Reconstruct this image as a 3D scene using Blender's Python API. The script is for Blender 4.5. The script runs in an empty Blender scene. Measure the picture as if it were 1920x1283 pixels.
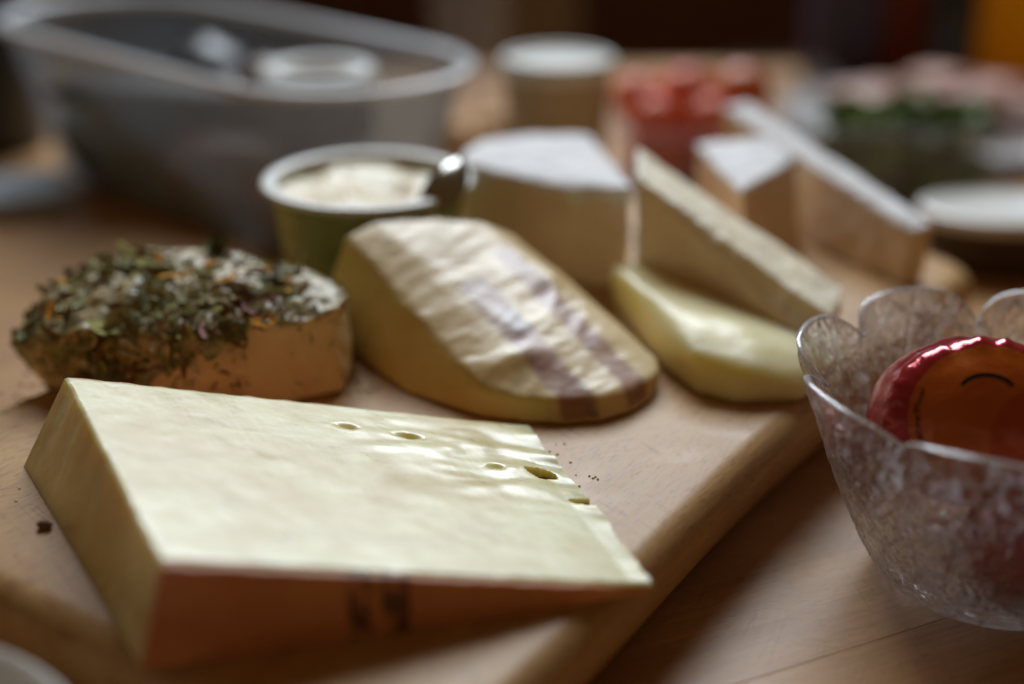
import bpy, bmesh, math, random
from mathutils import Vector, Matrix, noise
from mathutils.bvhtree import BVHTree

S = bpy.context.scene
COL = S.collection
U = 0.01                                   # all lengths below are written in centimetres
rnd = random.Random(7)

# ------------------------------------------------------------------ camera, light, exposure
cam = bpy.data.cameras.new('camera')
cam.lens = 50.0
cam.sensor_width = 36.0
cam.clip_start = 0.01
cam.clip_end = 50
cam.dof.use_dof = True
cam.dof.focus_distance = 0.372
cam.dof.aperture_fstop = 2.75
cam.dof.aperture_blades = 9
co = bpy.data.objects.new('camera', cam)
COL.objects.link(co)
co.location = (0, 0, 20 * U)
co.rotation_euler = (math.radians(90 - 23.2), 0, 0)
S.camera = co

W = bpy.data.worlds.new('World')
S.world = W
W.use_nodes = True
bg = W.node_tree.nodes['Background']
bg.inputs[0].default_value = (1.0, 0.57, 0.22, 1)
bg.inputs[1].default_value = 0.088

def lamp(name, loc, target, sx, sy, watts, col):
    l = bpy.data.lights.new(name, 'AREA')
    l.shape = 'RECTANGLE'
    l.size = sx
    l.size_y = sy
    l.energy = watts
    l.color = col
    o = bpy.data.objects.new(name, l)
    COL.objects.link(o)
    o.location = loc
    o.rotation_euler = (Vector(target) - Vector(loc)).to_track_quat('-Z', 'Y').to_euler()
    return o
lamp('window_light', (0.0, 1.78, 1.20), (0.0, 0.45, 0.0), 1.1, 0.95, 39, (0.83, 0.92, 1.0))

S.view_settings.view_transform = 'Standard'
S.view_settings.look = 'None'
S.view_settings.exposure = 0.0
S.view_settings.gamma = 1.0
S.cycles.use_denoising = True
S.cycles.max_bounces = 10
S.cycles.transmission_bounces = 10
S.cycles.transparent_max_bounces = 12
S.cycles.sample_clamp_indirect = 4.0

# ------------------------------------------------------------------ helpers
def tag(o, label=None, cat=None, group=None, kind=None):
    for k, v in (('label', label), ('category', cat), ('group', group), ('kind', kind)):
        if v:
            o[k] = v
    return o

def wloc(o):
    v = Vector((0, 0, 0))
    while o:
        v = v + o.location
        o = o.parent
    return v

def thing(name, loc, label, cat, group=None):
    o = bpy.data.objects.new(name, None)
    o.empty_display_size = 0.01
    COL.objects.link(o)
    o.location = Vector(loc) * U
    return tag(o, label, cat, group)

def link_mesh(name, me, mat, parent=None, loc=None, smooth=True):
    """me holds world metres; moved so that the origin sits at the parent's place (or loc, cm)."""
    o = bpy.data.objects.new(name, me)
    COL.objects.link(o)
    if parent:
        o.parent = parent
        org = wloc(parent)
    elif loc:
        org = Vector(loc) * U
        o.location = org
    else:
        org = Vector((0, 0, 0))
    me.transform(Matrix.Translation(-org))
    mats = mat if isinstance(mat, (list, tuple)) else [mat]
    for m in mats:
        me.materials.append(m)
    if smooth:
        me.polygons.foreach_set('use_smooth', [True] * len(me.polygons))
    return o

def obj(name, verts, faces, mat, parent=None, loc=None, smooth=True, angle=None, mi=None):
    me = bpy.data.meshes.new(name)
    me.from_pydata([(v[0] * U, v[1] * U, v[2] * U) for v in verts], [], faces)
    bm = bmesh.new()
    bm.from_mesh(me)
    if mi is None:
        bmesh.ops.recalc_face_normals(bm, faces=bm.faces)
    bm.to_mesh(me)
    bm.free()
    o = link_mesh(name, me, mat, parent, loc, smooth)
    if mi:
        me.polygons.foreach_set('material_index', mi)
    if angle:
        me.set_sharp_from_angle(angle=math.radians(angle))
    me.update()
    return o

def add_bevel(o, w, seg=3, ang=30):
    m = o.modifiers.new('bevel', 'BEVEL')
    m.width = w * U
    m.segments = seg
    m.limit_method = 'ANGLE'
    m.angle_limit = math.radians(ang)
    m.harden_normals = False
    return o

def remeshed_hull(pts, voxel, smooth=4, bulge=None):
    """convex hull of pts (cm) -> even quads with softened corners, as (verts cm, faces)"""
    bm = bmesh.new()
    for p in pts:
        bm.verts.new((p[0] * U, p[1] * U, p[2] * U))
    r = bmesh.ops.convex_hull(bm, input=bm.verts)
    junk = [g for g in r['geom_interior'] if isinstance(g, bmesh.types.BMVert)]
    bmesh.ops.delete(bm, geom=junk, context='VERTS')
    me = bpy.data.meshes.new('hull')
    bm.to_mesh(me)
    bm.free()
    o = bpy.data.objects.new('hull', me)
    COL.objects.link(o)
    m = o.modifiers.new('r', 'REMESH')
    m.mode = 'VOXEL'
    m.voxel_size = voxel * U
    s = o.modifiers.new('s', 'SMOOTH')
    s.factor = 0.5
    s.iterations = smooth
    dg = bpy.context.evaluated_depsgraph_get()
    ev = o.evaluated_get(dg)
    m2 = bpy.data.meshes.new_from_object(ev)
    vs = [v.co / U for v in m2.vertices]
    ns = [v.normal.copy() for v in m2.vertices]
    fs = [tuple(p.vertices) for p in m2.polygons]
    bpy.data.objects.remove(o)
    bpy.data.meshes.remove(me)
    bpy.data.meshes.remove(m2)
    return vs, ns, fs

def prism(poly, z0, z1, tx=0, ty=0):
    n = len(poly)
    return [(x, y, z0) for x, y in poly] + [(x + tx, y + ty, z1) for x, y in poly]

def nz(p, sc, oct=3):
    return noise.fractal(Vector(p) * sc, 1.0, 2.0, oct)

def split_obj(names, mats, parent, vs, fs, cls):
    """one mesh per class of face, sharing the border"""
    out = []
    for k, nm in enumerate(names):
        sel = [f for f, c in zip(fs, cls) if c == k]
        idx = {}
        V2 = []
        F2 = []
        for f in sel:
            g = []
            for i in f:
                if i not in idx:
                    idx[i] = len(V2)
                    V2.append(vs[i])
                g.append(idx[i])
            F2.append(tuple(g))
        out.append(obj(nm, V2, F2, mats[k], parent, mi=[0] * len(F2)))
    return out

def lathe(prof, n=48, c=(0, 0), close=False, sq=None):
    """prof [(r,z)...]; sq turns the circle into a rounded rectangle (hx, hy, rad, angle)"""
    V = []
    F = []
    for r, z in prof:
        for i in range(n):
            a = 2 * math.pi * i / n
            V.append((c[0] + r * math.cos(a), c[1] + r * math.sin(a), z))
    m = len(prof)
    for j in range(m - 1):
        for i in range(n):
            F.append((j * n + i, j * n + (i + 1) % n, (j + 1) * n + (i + 1) % n, (j + 1) * n + i))
    if close:
        F.append(tuple(range(n))[::-1])
        F.append(tuple(range((m - 1) * n, m * n)))
    return V, F

def rrect(hx, hy, r, ang, c, n=8):
    P = []
    ca, sa = math.cos(ang), math.sin(ang)
    for cx, cy, a0 in ((hx - r, hy - r, 0), (-hx + r, hy - r, 90), (-hx + r, -hy + r, 180), (hx - r, -hy + r, 270)):
        for k in range(n + 1):
            a = math.radians(a0 + 90 * k / n)
            x, y = cx + r * math.cos(a), cy + r * math.sin(a)
            P.append((c[0] + x * ca - y * sa, c[1] + x * sa + y * ca))
    return P

def loops(rings, cap0=True, cap1=True):
    n = len(rings[0])
    V = [p for r in rings for p in r]
    F = []
    for j in range(len(rings) - 1):
        for i in range(n):
            F.append((j * n + i, j * n + (i + 1) % n, (j + 1) * n + (i + 1) % n, (j + 1) * n + i))
    if cap0:
        F.append(tuple(range(n))[::-1])
    if cap1:
        F.append(tuple(range((len(rings) - 1) * n, len(rings) * n)))
    return V, F

def blob(c, r, seed=0, amp=0.12, sub=3):
    bm = bmesh.new()
    bmesh.ops.create_icosphere(bm, subdivisions=sub, radius=1)
    V = []
    for v in bm.verts:
        d = v.co.normalized()
        k = 1 + amp * noise.noise(d * 1.6 + Vector((seed * 3.1, seed, 0)))
        V.append((c[0] + d.x * r[0] * k, c[1] + d.y * r[1] * k, c[2] + d.z * r[2] * k))
    F = [tuple(v.index for v in f.verts) for f in bm.faces]
    bm.free()
    return V, F

# ------------------------------------------------------------------ materials
class NT:
    def __init__(s, name):
        s.m = bpy.data.materials.new(name)
        s.m.use_nodes = True
        s.t = s.m.node_tree
        s.n = s.t.nodes
        s.b = s.n['Principled BSDF']
        s.out = s.n['Material Output']
    def new(s, typ, **kw):
        n = s.n.new(typ)
        for k, v in kw.items():
            setattr(n, k, v)
        return n
    def link(s, a, b):
        s.t.links.new(a, b)
    def val(s, sock, v):
        if hasattr(v, 'is_output') or isinstance(v, bpy.types.NodeSocket):
            s.link(v, sock)
        else:
            sock.default_value = v if not (isinstance(v, tuple) and len(v) == 3 and sock.type == 'RGBA') else (*v, 1)
    def set(s, **kw):
        for k, v in kw.items():
            s.val(s.b.inputs[k.replace('_', ' ')], v)
        return s
    def coords(s, scale=(1, 1, 1), rot=0.0, kind='Object', off=(0, 0, 0)):
        t = s.new('ShaderNodeTexCoord')
        m = s.new('ShaderNodeMapping')
        m.vector_type = 'POINT'
        s.link(t.outputs[kind], m.inputs[0])
        # rotate first, then scale
        m.inputs['Rotation'].default_value = (0, 0, rot)
        m.inputs['Location'].default_value = off
        m2 = s.new('ShaderNodeMapping')
        s.link(m.outputs[0], m2.inputs[0])
        m2.inputs['Scale'].default_value = scale
        return m2.outputs[0]
    def noise(s, vec, scale, detail=4, rough=0.55, dist=0.0):
        n = s.new('ShaderNodeTexNoise')
        s.link(vec, n.inputs['Vector'])
        n.inputs['Scale'].default_value = scale
        n.inputs['Detail'].default_value = detail
        n.inputs['Roughness'].default_value = rough
        n.inputs['Distortion'].default_value = dist
        return n.outputs['Fac']
    def ramp(s, f, stops, interp='LINEAR'):
        r = s.new('ShaderNodeValToRGB')
        s.link(f, r.inputs[0])
        r.color_ramp.interpolation = interp
        e = r.color_ramp.elements
        while len(e) < len(stops):
            e.new(0.5)
        for x, (p, c) in zip(e, stops):
            x.position = p
            x.color = (*c, 1) if isinstance(c, tuple) else (c, c, c, 1)
        return r.outputs[0]
    def mix(s, f, a, b, mode='MIX'):
        m = s.new('ShaderNodeMix', data_type='RGBA', blend_type=mode)
        s.val(m.inputs[0], f)
        s.val(m.inputs[6], a)
        s.val(m.inputs[7], b)
        return m.outputs[2]
    def math(s, op, a, b=0.0, c=None):
        m = s.new('ShaderNodeMath', operation=op)
        s.val(m.inputs[0], a)
        s.val(m.inputs[1], b)
        if c is not None:
            s.val(m.inputs[2], c)
        return m.outputs[0]
    def bump(s, h, strength=0.3, dist=0.1, prev=None):
        b = s.new('ShaderNodeBump')
        b.inputs['Strength'].default_value = strength
        b.inputs['Distance'].default_value = dist * U
        s.link(h, b.inputs['Height'])
        if prev is not None:
            s.link(prev, b.inputs['Normal'])
        return b.outputs[0]

def plain(name, col, rough=0.5, var=0.12, scale=60, **kw):
    t = NT(name)
    v = t.coords()
    n = t.noise(v, scale, 3)
    c2 = tuple(max(0, x * (1 - var * 2)) for x in col)
    t.set(Base_Color=t.ramp(n, [(0.3, c2), (0.7, col)]), Roughness=rough)
    for k, x in kw.items():
        t.val(t.b.inputs[k.replace('_', ' ')], x)
    return t.m

def sss(t, w, rad, scale=0.01):
    t.b.inputs['Subsurface Weight'].default_value = w
    t.b.inputs['Subsurface Radius'].default_value = rad
    t.b.inputs['Subsurface Scale'].default_value = scale

D1 = (0.56, 0.8285)       # along the board
D2 = (0.8285, -0.56)      # across the board
AB = math.atan2(D1[1], D1[0])
AT = math.atan2(1.92, 4.02)   # along the table planks

def wood(name, ang, light, dark, fleck, stretch=14, rough=0.42, fleck_amt=0.5, seed=0.0, scars=0.25):
    t = NT(name)
    v = t.coords((1, stretch, stretch), -ang, 'Object', (seed, seed * 0.7, 0))
    big = t.noise(v, 5.5, 4, 0.55, 0.6)
    fine = t.noise(t.coords((1, 26, 26), -ang, 'Object', (seed, 0, 0)), 34, 5, 0.65, 0.2)
    col = t.ramp(big, [(0.30, dark), (0.62, light)])
    col = t.mix(0.22, col, t.ramp(fine, [(0.35, 0.25), (0.65, 0.8)]), 'OVERLAY')
    fl = t.noise(t.coords((1, 6.5, 6.5), -ang, 'Object', (seed * 2, 1, 0)), 270, 2, 0.5)
    fm = t.ramp(fl, [(0.56, 0.0), (0.66, 1.0)])
    col = t.mix(t.math('MULTIPLY', fm, fleck_amt), col, fleck)
    cloud = t.noise(t.coords(), 22, 3)
    col = t.mix(0.3, col, t.ramp(cloud, [(0.3, 0.35), (0.7, 0.65)]), 'OVERLAY')
    scar = None
    for k, da_ in enumerate((0.75, 1.25, -0.6)):
        sn = t.noise(t.coords((1, 30, 30), -ang - da_, 'Object', (seed + k * 0.31, k * 0.17, 0)), 9, 2, 0.5, 0.15)
        ln = t.math('LESS_THAN', t.math('ABSOLUTE', t.math('SUBTRACT', sn, 0.5)), 0.006)
        ln = t.math('MULTIPLY', ln, t.ramp(t.noise(t.coords((1, 1, 1), 0, 'Object', (k * 0.4, seed, 0)), 26, 2), [(0.52, 0.0), (0.60, 1.0)]))
        scar = ln if scar is None else t.math('MAXIMUM', scar, ln)
    col = t.mix(t.math('MULTIPLY', scar, scars), col, dark, 'MULTIPLY')
    grease = t.ramp(t.noise(t.coords((1, 1, 1), 0, 'Object', (seed, 0.3, 0)), 17, 4, 0.6, 0.8), [(0.55, 0.0), (0.66, 1.0)])
    col = t.mix(t.math('MULTIPLY', grease, 0.22), col, dark)
    rg = t.math('MULTIPLY_ADD', fine, 0.2, rough - 0.1)
    t.set(Base_Color=col, Roughness=t.math('SUBTRACT', rg, t.math('MULTIPLY', grease, 0.08)))
    h = t.math('SUBTRACT', t.math('ADD', fine, t.math('MULTIPLY', fl, 0.5)), t.math('MULTIPLY', scar, 1.5 * scars))
    t.set(Normal=t.bump(h, 0.16, 0.02))
    t.b.inputs['Specular IOR Level'].default_value = 0.30
    return t.m

M = {}
M['table'] = wood('beech_table', AT, (0.48, 0.265, 0.108), (0.37, 0.185, 0.065), (0.20, 0.10, 0.045), 10, 0.40, 0.35)
M['board'] = wood('beech_board', AB, (0.52, 0.315, 0.13), (0.43, 0.235, 0.085), (0.26, 0.13, 0.07), 9, 0.44, 0.60, 3.0, 0.6)

# ------------------------------------------------------------------ setting: table, floor, wall
def sheet(name, x0, x1, y0, y1, z, mat, kind='structure'):
    o = obj(name, [(x0, y0, z), (x1, y0, z), (x1, y1, z), (x0, y1, z)], [(0, 1, 2, 3)], mat)
    o['kind'] = kind
    return o
M['floor'] = plain('floor_brown', (0.10, 0.055, 0.03), 0.5, 0.2, 3)
M['wall'] = plain('wall_plaster', (0.62, 0.48, 0.36), 0.9, 0.05, 2)
sheet('floor', -400, 400, -250, 330, -75, M['floor'])
o = obj('wall', [(-400, 330, -75), (400, 330, -75), (400, 330, 60), (-400, 330, 60), (-400, 342, -75), (400, 342, -75), (400, 342, 60), (-400, 342, 60)],
        [(0, 1, 2, 3), (4, 5, 6, 7), (3, 2, 6, 7), (0, 1, 5, 4), (0, 3, 7, 4), (1, 2, 6, 5)], M['wall'], smooth=False)
o['kind'] = 'structure'

table = thing('dining_table', (5, 45, -1), 'beech wood table of glued planks under the board and bowls', 'table')  # table plane and background objects scaled about the camera, written into the numbers
tdir = Vector((0.902, 0.431))
tper = Vector((-0.431, 0.902))
pw = 11.6
def clip_poly(poly, nx, ny, d):
    out = []
    for i in range(len(poly)):
        a, b = poly[i], poly[(i + 1) % len(poly)]
        da, db = a[0] * nx + a[1] * ny - d, b[0] * nx + b[1] * ny - d
        if da >= 0:
            out.append(a)
        if da * db < 0:
            k = da / (da - db)
            out.append((a[0] + (b[0] - a[0]) * k, a[1] + (b[1] - a[1]) * k))
    return out
TX0, TX1, TY0, TY1 = -72, 78, -30, 97
for k in range(-12, 14):
    lo = 23.07 + pw * k
    hi = lo + pw
    poly = [(TX0, TY0), (TX1, TY0), (TX1, TY1), (TX0, TY1)]
    poly = clip_poly(poly, tper.x, tper.y, lo + 0.004)
    if len(poly) > 2:
        poly = clip_poly(poly, -tper.x, -tper.y, -(hi - 0.004))
    if len(poly) < 3:
        continue
    dz = rnd.uniform(-0.012, 0.0)
    V, F = loops([[(x, y, -3.6) for x, y in poly], [(x, y, dz - 1) for x, y in poly]])
    p = obj('plank', V, F, M['table'], table, smooth=False)
    add_bevel(p, 0.02, 2)
V, F = loops([[(x, y, -10) for x, y in rrect(66, 55, 1, 0, (3, 33))], [(x, y, -3.62) for x, y in rrect(66, 55, 1, 0, (3, 33))]])
obj('apron', V, F, M['table'], table, smooth=False)
for lx in (-60, 66):
    for ly in (-19, 85):
        q = rrect(3, 3, .4, 0, (lx, ly))
        V, F = loops([[(x, y, -74.9) for x, y in q], [(x, y, -10.02) for x, y in q]])
        obj('leg', V, F, M['table'], table, smooth=False)

# ------------------------------------------------------------------ cutting board
def B(d1, d2):
    return (D1[0] * d1 + D2[0] * d2, D1[1] * d1 + D2[1] * d2)
def board_ring(inset, z, n=10):
    a0, a1, b0, b1 = 16.2 + inset, 51.2 - inset, -33.5 + inset, -13.15 - inset
    r = 2.2
    P = []
    def arc(cx, cy, s):
        for k in range(n + 1):
            a = math.radians(s + 90 * k / n)
            P.append((cx + r * math.cos(a), cy + r * math.sin(a)))
    arc(a1 - r, b1 - r, 0)
    m = 10
    arc(a1 - r, b0 + r, 270)
    P2 = P[:n + 1]          # far right corner
    far_left = P[n + 1:]
    P = []
    arc(a0 + r, b1 - r, 90)
    near_right = P
    P = []
    arc(a0 + r, b0 + r, 180)
    near_left = P
    # counter-clockwise in (d1,d2): far_right -> right side -> near_right -> near_left -> far_left
    side = []
    for k in range(1, m):
        x = (a1 - r) + (a0 + r - a1 + r) * k / m
        sag = 0.5 * math.sin(math.pi * k / m) ** 2
        side.append((x, b1 - sag))
    ring = P2 + side + near_right + near_left + far_left
    return [(*B(p, q), z) for p, q in ring]
prof = [(1.5, -0.995), (1.1, -0.9), (0.75, -0.65), (0.45, -0.2), (0.15, 0.4), (0.0, 1.0)]
for k in range(1, 8):
    a = math.radians(90 * k / 7)
    prof.append((0.75 * (1 - math.cos(a)) * 1.0, 1.25 + 0.75 * math.sin(a)))
prof.append((1.6, 2.0))
V, F = loops([board_ring(i, z) for i, z in prof])
board = obj('cutting_board', V, F, M['board'], None, (3, 34, -1), angle=60)
tag(board, 'thick pale wooden cutting board carrying all the cheeses', 'cutting board')

# ------------------------------------------------------------------ hard cheese wedge (front)
t = NT('hard_cheese_paste')
v = t.coords()
n1 = t.noise(v, 28, 5, 0.6, 0.4)
n2 = t.noise(t.coords((1, 3.2, 1), 0.5), 55, 4, 0.6)
col = t.ramp(n1, [(0.36, (0.60, 0.46, 0.17)), (0.58, (0.80, 0.73, 0.41))])
col = t.mix(t.ramp(n2, [(0.50, 0.0), (0.68, 0.6)]), col, (0.60, 0.46, 0.18))
smear = t.noise(t.coords((1, 2.2, 1), -0.25), 17, 5, 0.65, 1.2)
col = t.mix(t.ramp(smear, [(0.50, 0.0), (0.64, 0.7)]), col, (0.55, 0.44, 0.20))
pore = t.noise(v, 520, 2, 0.5)
col = t.mix(t.ramp(pore, [(0.64, 0.0), (0.74, 0.35)]), col, (0.52, 0.38, 0.13))
t.set(Base_Color=col, Roughness=t.ramp(n2, [(0.3, 0.24), (0.7, 0.44)]))
t.b.inputs['Specular IOR Level'].default_value = 0.6
t.b.inputs['Coat Weight'].default_value = 0.2
t.b.inputs['Coat Roughness'].default_value = 0.25
scr = t.noise(t.coords((1, 14, 1), 1.15), 40, 4, 0.6)
t.set(Normal=t.bump(scr, 0.09, 0.05, t.bump(t.noise(v, 160, 4, 0.6), 0.14, 0.03, t.bump(pore, 0.15, 0.02))))
sss(t, 0.5, (1.0, 0.62, 0.22), 0.011)
M['gouda'] = t.m

t = NT('orange_rind')
v = t.coords()
n1 = t.noise(v, 60, 4)
col = t.ramp(n1, [(0.3, (0.60, 0.21, 0.085)), (0.7, (0.72, 0.31, 0.145))])
# blurred dark print stamped on the rind (two columns of strokes)
tc = t.new('ShaderNodeTexCoord')
sx = t.new('ShaderNodeSeparateXYZ')
t.link(tc.outputs['Object'], sx.inputs[0])
def band(x, c, w):
    return t.math('LESS_THAN', t.math('ABSOLUTE', t.math('SUBTRACT', x, c * U)), w * U)
br = t.noise(t.coords((1, 1, 1.0), 0, 'Object', (0.3, 0, 0)), 260, 2, 0.5)
m1 = t.math('ADD', band(sx.outputs[0], 1.75, 0.25), band(sx.outputs[0], 2.50, 0.30))
mk = t.math('MULTIPLY', t.math('MINIMUM', m1, 1.0), t.ramp(br, [(0.40, 0.1), (0.54, 0.8)]))
M['rind_stamp_mask'] = None
col = t.mix(mk, col, (0.035, 0.02, 0.02))
t.set(Base_Color=col, Roughness=0.45)
sss(t, 0.15, (1.0, 0.35, 0.12), 0.004)
M['rind_orange'] = t.m

A_, D_, T1, C_ = Vector((-11.7, 33.78, 4.56)), Vector((-7.16, 24.83, 4.54)), Vector((0.37, 35.78, 2.13)), Vector((3.22, 27.59, 2.16))  # wedge corners and holes, like many coordinates here, precomputed from image pixels
E_, F_ = Vector((-13.02, 33.56, 2.012)), Vector((-7.76, 24.67, 2.012))
wedge = thing('hard_cheese_wedge', (-5, 30, 2.0), 'large pale hard cheese wedge with orange rind and small holes, nearest the camera', 'cheese')
def bil(a, b, c, d, s, q):
    return a.lerp(b, s).lerp(c.lerp(d, s), q)
NS, NTT = 270, 150
holes = [  # x, y, radius along the cut, radius in depth, deepness, through
    (-4.32, 33.57, 0.36, 0.21, 0.12, 0), (-2.72, 33.63, 0.44, 0.25, 0.17, 0), (-0.40, 32.6, 0.29, 0.24, 0.12, 0),
    (0.72, 32.72, 0.43, 0.26, 0.3, 1), (1.84, 31.32, 0.42, 0.20, 0.3, 1)]
def jag(q):
    j = 0.013 * noise.noise(Vector((q * 7, 1.7, 0))) + 0.006 * noise.noise(Vector((q * 19, 4.1, 0))) + 0.0022 * noise.noise(Vector((q * 50, 2.1, 0)))
    return 1.0 + j + 0.012 * math.sin(q * 3.14) 
top, bot, rim_d = [], [], []
for j in range(NTT + 1):
    q = j / NTT
    for i in range(NS + 1):
        s = (i / NS) * jag(q)
        p = bil(A_, T1, D_, C_, s, q)
        b = bil(E_, T1, F_, C_, min(s, 1.2), q)
        b.z = 2.012
        amp = max(0, min(1, (s - 0.52) / 0.3)) * max(0, 1 - abs(q - 0.30) / 0.34)
        w = 0.014 * nz((p.x, p.y, 0), 0.25) + 0.003 * nz((p.x, p.y, 3), 1.6)
        w += amp * (0.17 * noise.noise(Vector((p.x * 0.55 + p.y * 0.3, p.y * 1.25 - p.x * 0.5, 0.3))) + 0.05 * noise.noise(Vector((p.x * 1.3, p.y * 2.2, 5))))
        lip = max(0, (s - 0.955) / 0.045)
        w += 0.05 * lip * (0.6 + noise.noise(Vector((q * 14, 0, 9))))
        k = 9.0
        for hx, hy, ra, rb, dp, th in holes:
            dx, dy = (p.x - hx), (p.y - hy)
            r = math.sqrt((dx / ra) ** 2 + (dy / rb) ** 2) * (1 + 0.32 * noise.noise(Vector((dx * 3.3, dy * 5, hx))))
            if r < 1.9:
                w += 0.006 * math.exp(-((r - 1.3) / 0.35) ** 2)
            if th:
                k = min(k, r)
            elif r < 1:
                e = min(1, (1 - r) / 0.85)
                w -= dp * (e * e * (3 - 2 * e)) * (0.75 + 0.25 * (1 - r))
        dl, db, df = s * 12.0, q * 9.9, (1 - q) * 9.9
        for dd in (dl, db, df):
            if dd < 0.12:
                w -= 0.05 * (1 - dd / 0.12) ** 2 * (1 + noise.noise(Vector((p.x * 2.2, p.y * 2.2, 31))))
        z = max(p.z + w, 2.05)
        top.append((p.x, p.y, z))
        bot.append((b.x, b.y, 2.012))
        rim_d.append(k)
n = NS + 1
cells = []
for j in range(NTT):
    for i in range(NS):
        q4 = (j * n + i, j * n + i + 1, (j + 1) * n + i + 1, (j + 1) * n + i)
        if sum(rim_d[a] for a in q4) / 4 < 1.0:
            continue
        cells.append(q4)
off = len(top)
edge = {}
for c in cells:
    for a, b in zip(c, c[1:] + c[:1]):
        edge[(a, b)] = True
walls = [(a, b, b + off, a + off) for (a, b) in edge if (b, a) not in edge]
allv = top + bot
# keep used vertices only
faces = [tuple(reversed(c)) for c in cells] + [tuple(x + off for x in c) for c in cells] + walls
used = sorted({i for f in faces for i in f})
mp = {u: k for k, u in enumerate(used)}
obj('paste', [allv[u] for u in used], [tuple(mp[i] for i in f) for f in faces], M['gouda'], wedge, angle=35)
def rind_strip(q, out, nm, lab):
    V, F = [], []
    m = 60
    for i in range(m + 1):
        s = i / m * 0.995
        p = bil(A_, T1, D_, C_, s, q)
        b = bil(E_, T1, F_, C_, s, q)
        zt = max(top[(NTT if q == 1 else 0) * n + int(s * NS)][2] - 0.012, 2.03)
        o0 = Vector((out[0], out[1], 0)) * 0.004
        o1 = Vector((out[0], out[1], 0)) * (0.13 * max(0.15, min(1, (1 - s) * 6)))
        for base, z in ((b, 2.006), (p, zt)):
            V.append((base.x + o0.x, base.y + o0.y, z))
            V.append((base.x + o1.x, base.y + o1.y, z - (0.03 if base is p else 0)))
    for i in range(m):
        a, b = 4 * i, 4 * (i + 1)
        F += [(a + 1, b + 1, b + 3, a + 3), (a, a + 2, b + 2, b), (a + 2, a + 3, b + 3, b + 2), (a, b, b + 1, a + 1)]
    F += [(0, 1, 3, 2), (4 * m, 4 * m + 2, 4 * m + 3, 4 * m + 1)]
    o = obj(nm, V, F, M['rind_orange'], wedge, angle=50)
    o['label'] = lab
fd = (C_ - D_).normalized()
rind_strip(1, (fd.y, -fd.x), 'rind', 'broad orange rind on the near side, stamped with dark print')
bd = (T1 - A_).normalized()
rind_strip(0, (-bd.y, bd.x), 'rind', 'thin pinkish rind along the far edge')

V, F = [], []
for k in range(14):
    x, y = rnd.choice(((0.9, 34.4), (1.9, 32.4), (-12.9, 32.0)))
    c = (x + rnd.gauss(0.35, 0.25), y + rnd.gauss(0.2, 0.4), 2.02)
    q = rnd.uniform(0.02, 0.05)
    v_, f_ = blob(c, (q * rnd.uniform(0.8, 1.6), q, q * 0.7), k, 0.5, 1)
    b = len(V)
    V += v_
    F += [tuple(i + b for i in f) for f in f_]
o = obj('cheese_crumbs', V, F, M['gouda'], None, (2, 32, 2))
o['kind'] = 'stuff'
tag(o, 'tiny pale cheese crumbs scattered on the board along the thin edge of the wedge', 'crumbs')

# ------------------------------------------------------------------ herb crusted cheese
t = NT('herb_cheese_paste')
v = t.coords()
n1 = t.noise(v, 45, 4, 0.6)
col = t.ramp(n1, [(0.3, (0.72, 0.53, 0.25)), (0.7, (0.84, 0.68, 0.38))])
da = t.new('ShaderNodeAttribute', attribute_name='herbs')
dm = t.noise(v, 330, 4, 0.7)
dust = t.ramp(dm, [(0.36, (0.07, 0.065, 0.025)), (0.48, (0.25, 0.21, 0.08)), (0.60, (0.44, 0.34, 0.155))])
dfac = t.math('MULTIPLY', t.math('MINIMUM', da.outputs['Fac'], 1.0), t.ramp(t.noise(v, 150, 3), [(0.36, 0.45), (0.54, 1.0)]))
col = t.mix(dfac, col, dust)
sp = t.noise(v, 210, 2, 0.5)
col = t.mix(t.ramp(sp, [(0.66, 0.0), (0.72, 0.75)]), col, (0.10, 0.06, 0.02))
t.set(Base_Color=col, Roughness=0.45, Normal=t.bump(t.noise(v, 170, 4), 0.25, 0.06))
sss(t, 0.3, (1.0, 0.55, 0.2), 0.005)
M['herb_paste'] = t.m
hpts = [(-14.9, 39.7, 2.2), (-13.7, 38.3, 2), (-10, 37.3, 2), (-6.4, 37.5, 2), (-5.35, 38.3, 2), (-5.0, 39.7, 2.3), (-6, 41.6, 2), (-9, 43.0, 2), (-13, 42, 2), (-14.7, 41, 2.2),
        (-14.95, 39.9, 3.3), (-14.2, 39.2, 3.75), (-13.0, 38.4, 3.6), (-10.9, 37.6, 3.9), (-9.3, 37.45, 4.2), (-7.7, 37.7, 4.45), (-6.3, 38.2, 4.6), (-5.2, 39.2, 4.45), (-5.15, 40.0, 4.35),
        (-5.7, 40.9, 4.6), (-6.9, 41.2, 4.88), (-9.6, 42.4, 5.05), (-11.5, 42.0, 5.0), (-13.3, 41.1, 4.7), (-14.4, 40.6, 4.2), (-9.5, 40, 5.05), (-7.5, 39.5, 4.95), (-12, 39.8, 4.75),
        (-9.6, 37.1, 3.0), (-6.0, 37.6, 3.2), (-4.85, 39.4, 3.3), (-5.25, 38.5, 4.55), (-6.2, 37.75, 4.45), (-4.9, 39.6, 4.6), (-5.0, 38.1, 2.1), (-5.1, 38.35, 4.6), (-4.85, 39.8, 2.1), (-14.7, 39.0, 3.2), (-13.4, 38.2, 3.9), (-13.6, 41.4, 4.75), (-14.95, 39.6, 3.0), (-14.3, 38.8, 3.4)]
vs, ns, fs = remeshed_hull(hpts, 0.10, 1)
vs = [Vector((v.x, v.y, max(2.008, v.z))) + nn * (0.10 * nz(v, 0.9) if v.z > 2.2 else 0) for v, nn in zip(vs, ns)]
herb = obj('herb_cheese', vs, fs, M['herb_paste'], None, (-10, 40, 2))
tag(herb, 'chunky cream cheese piece crusted with dried green herbs and orange petals', 'cheese')

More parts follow.
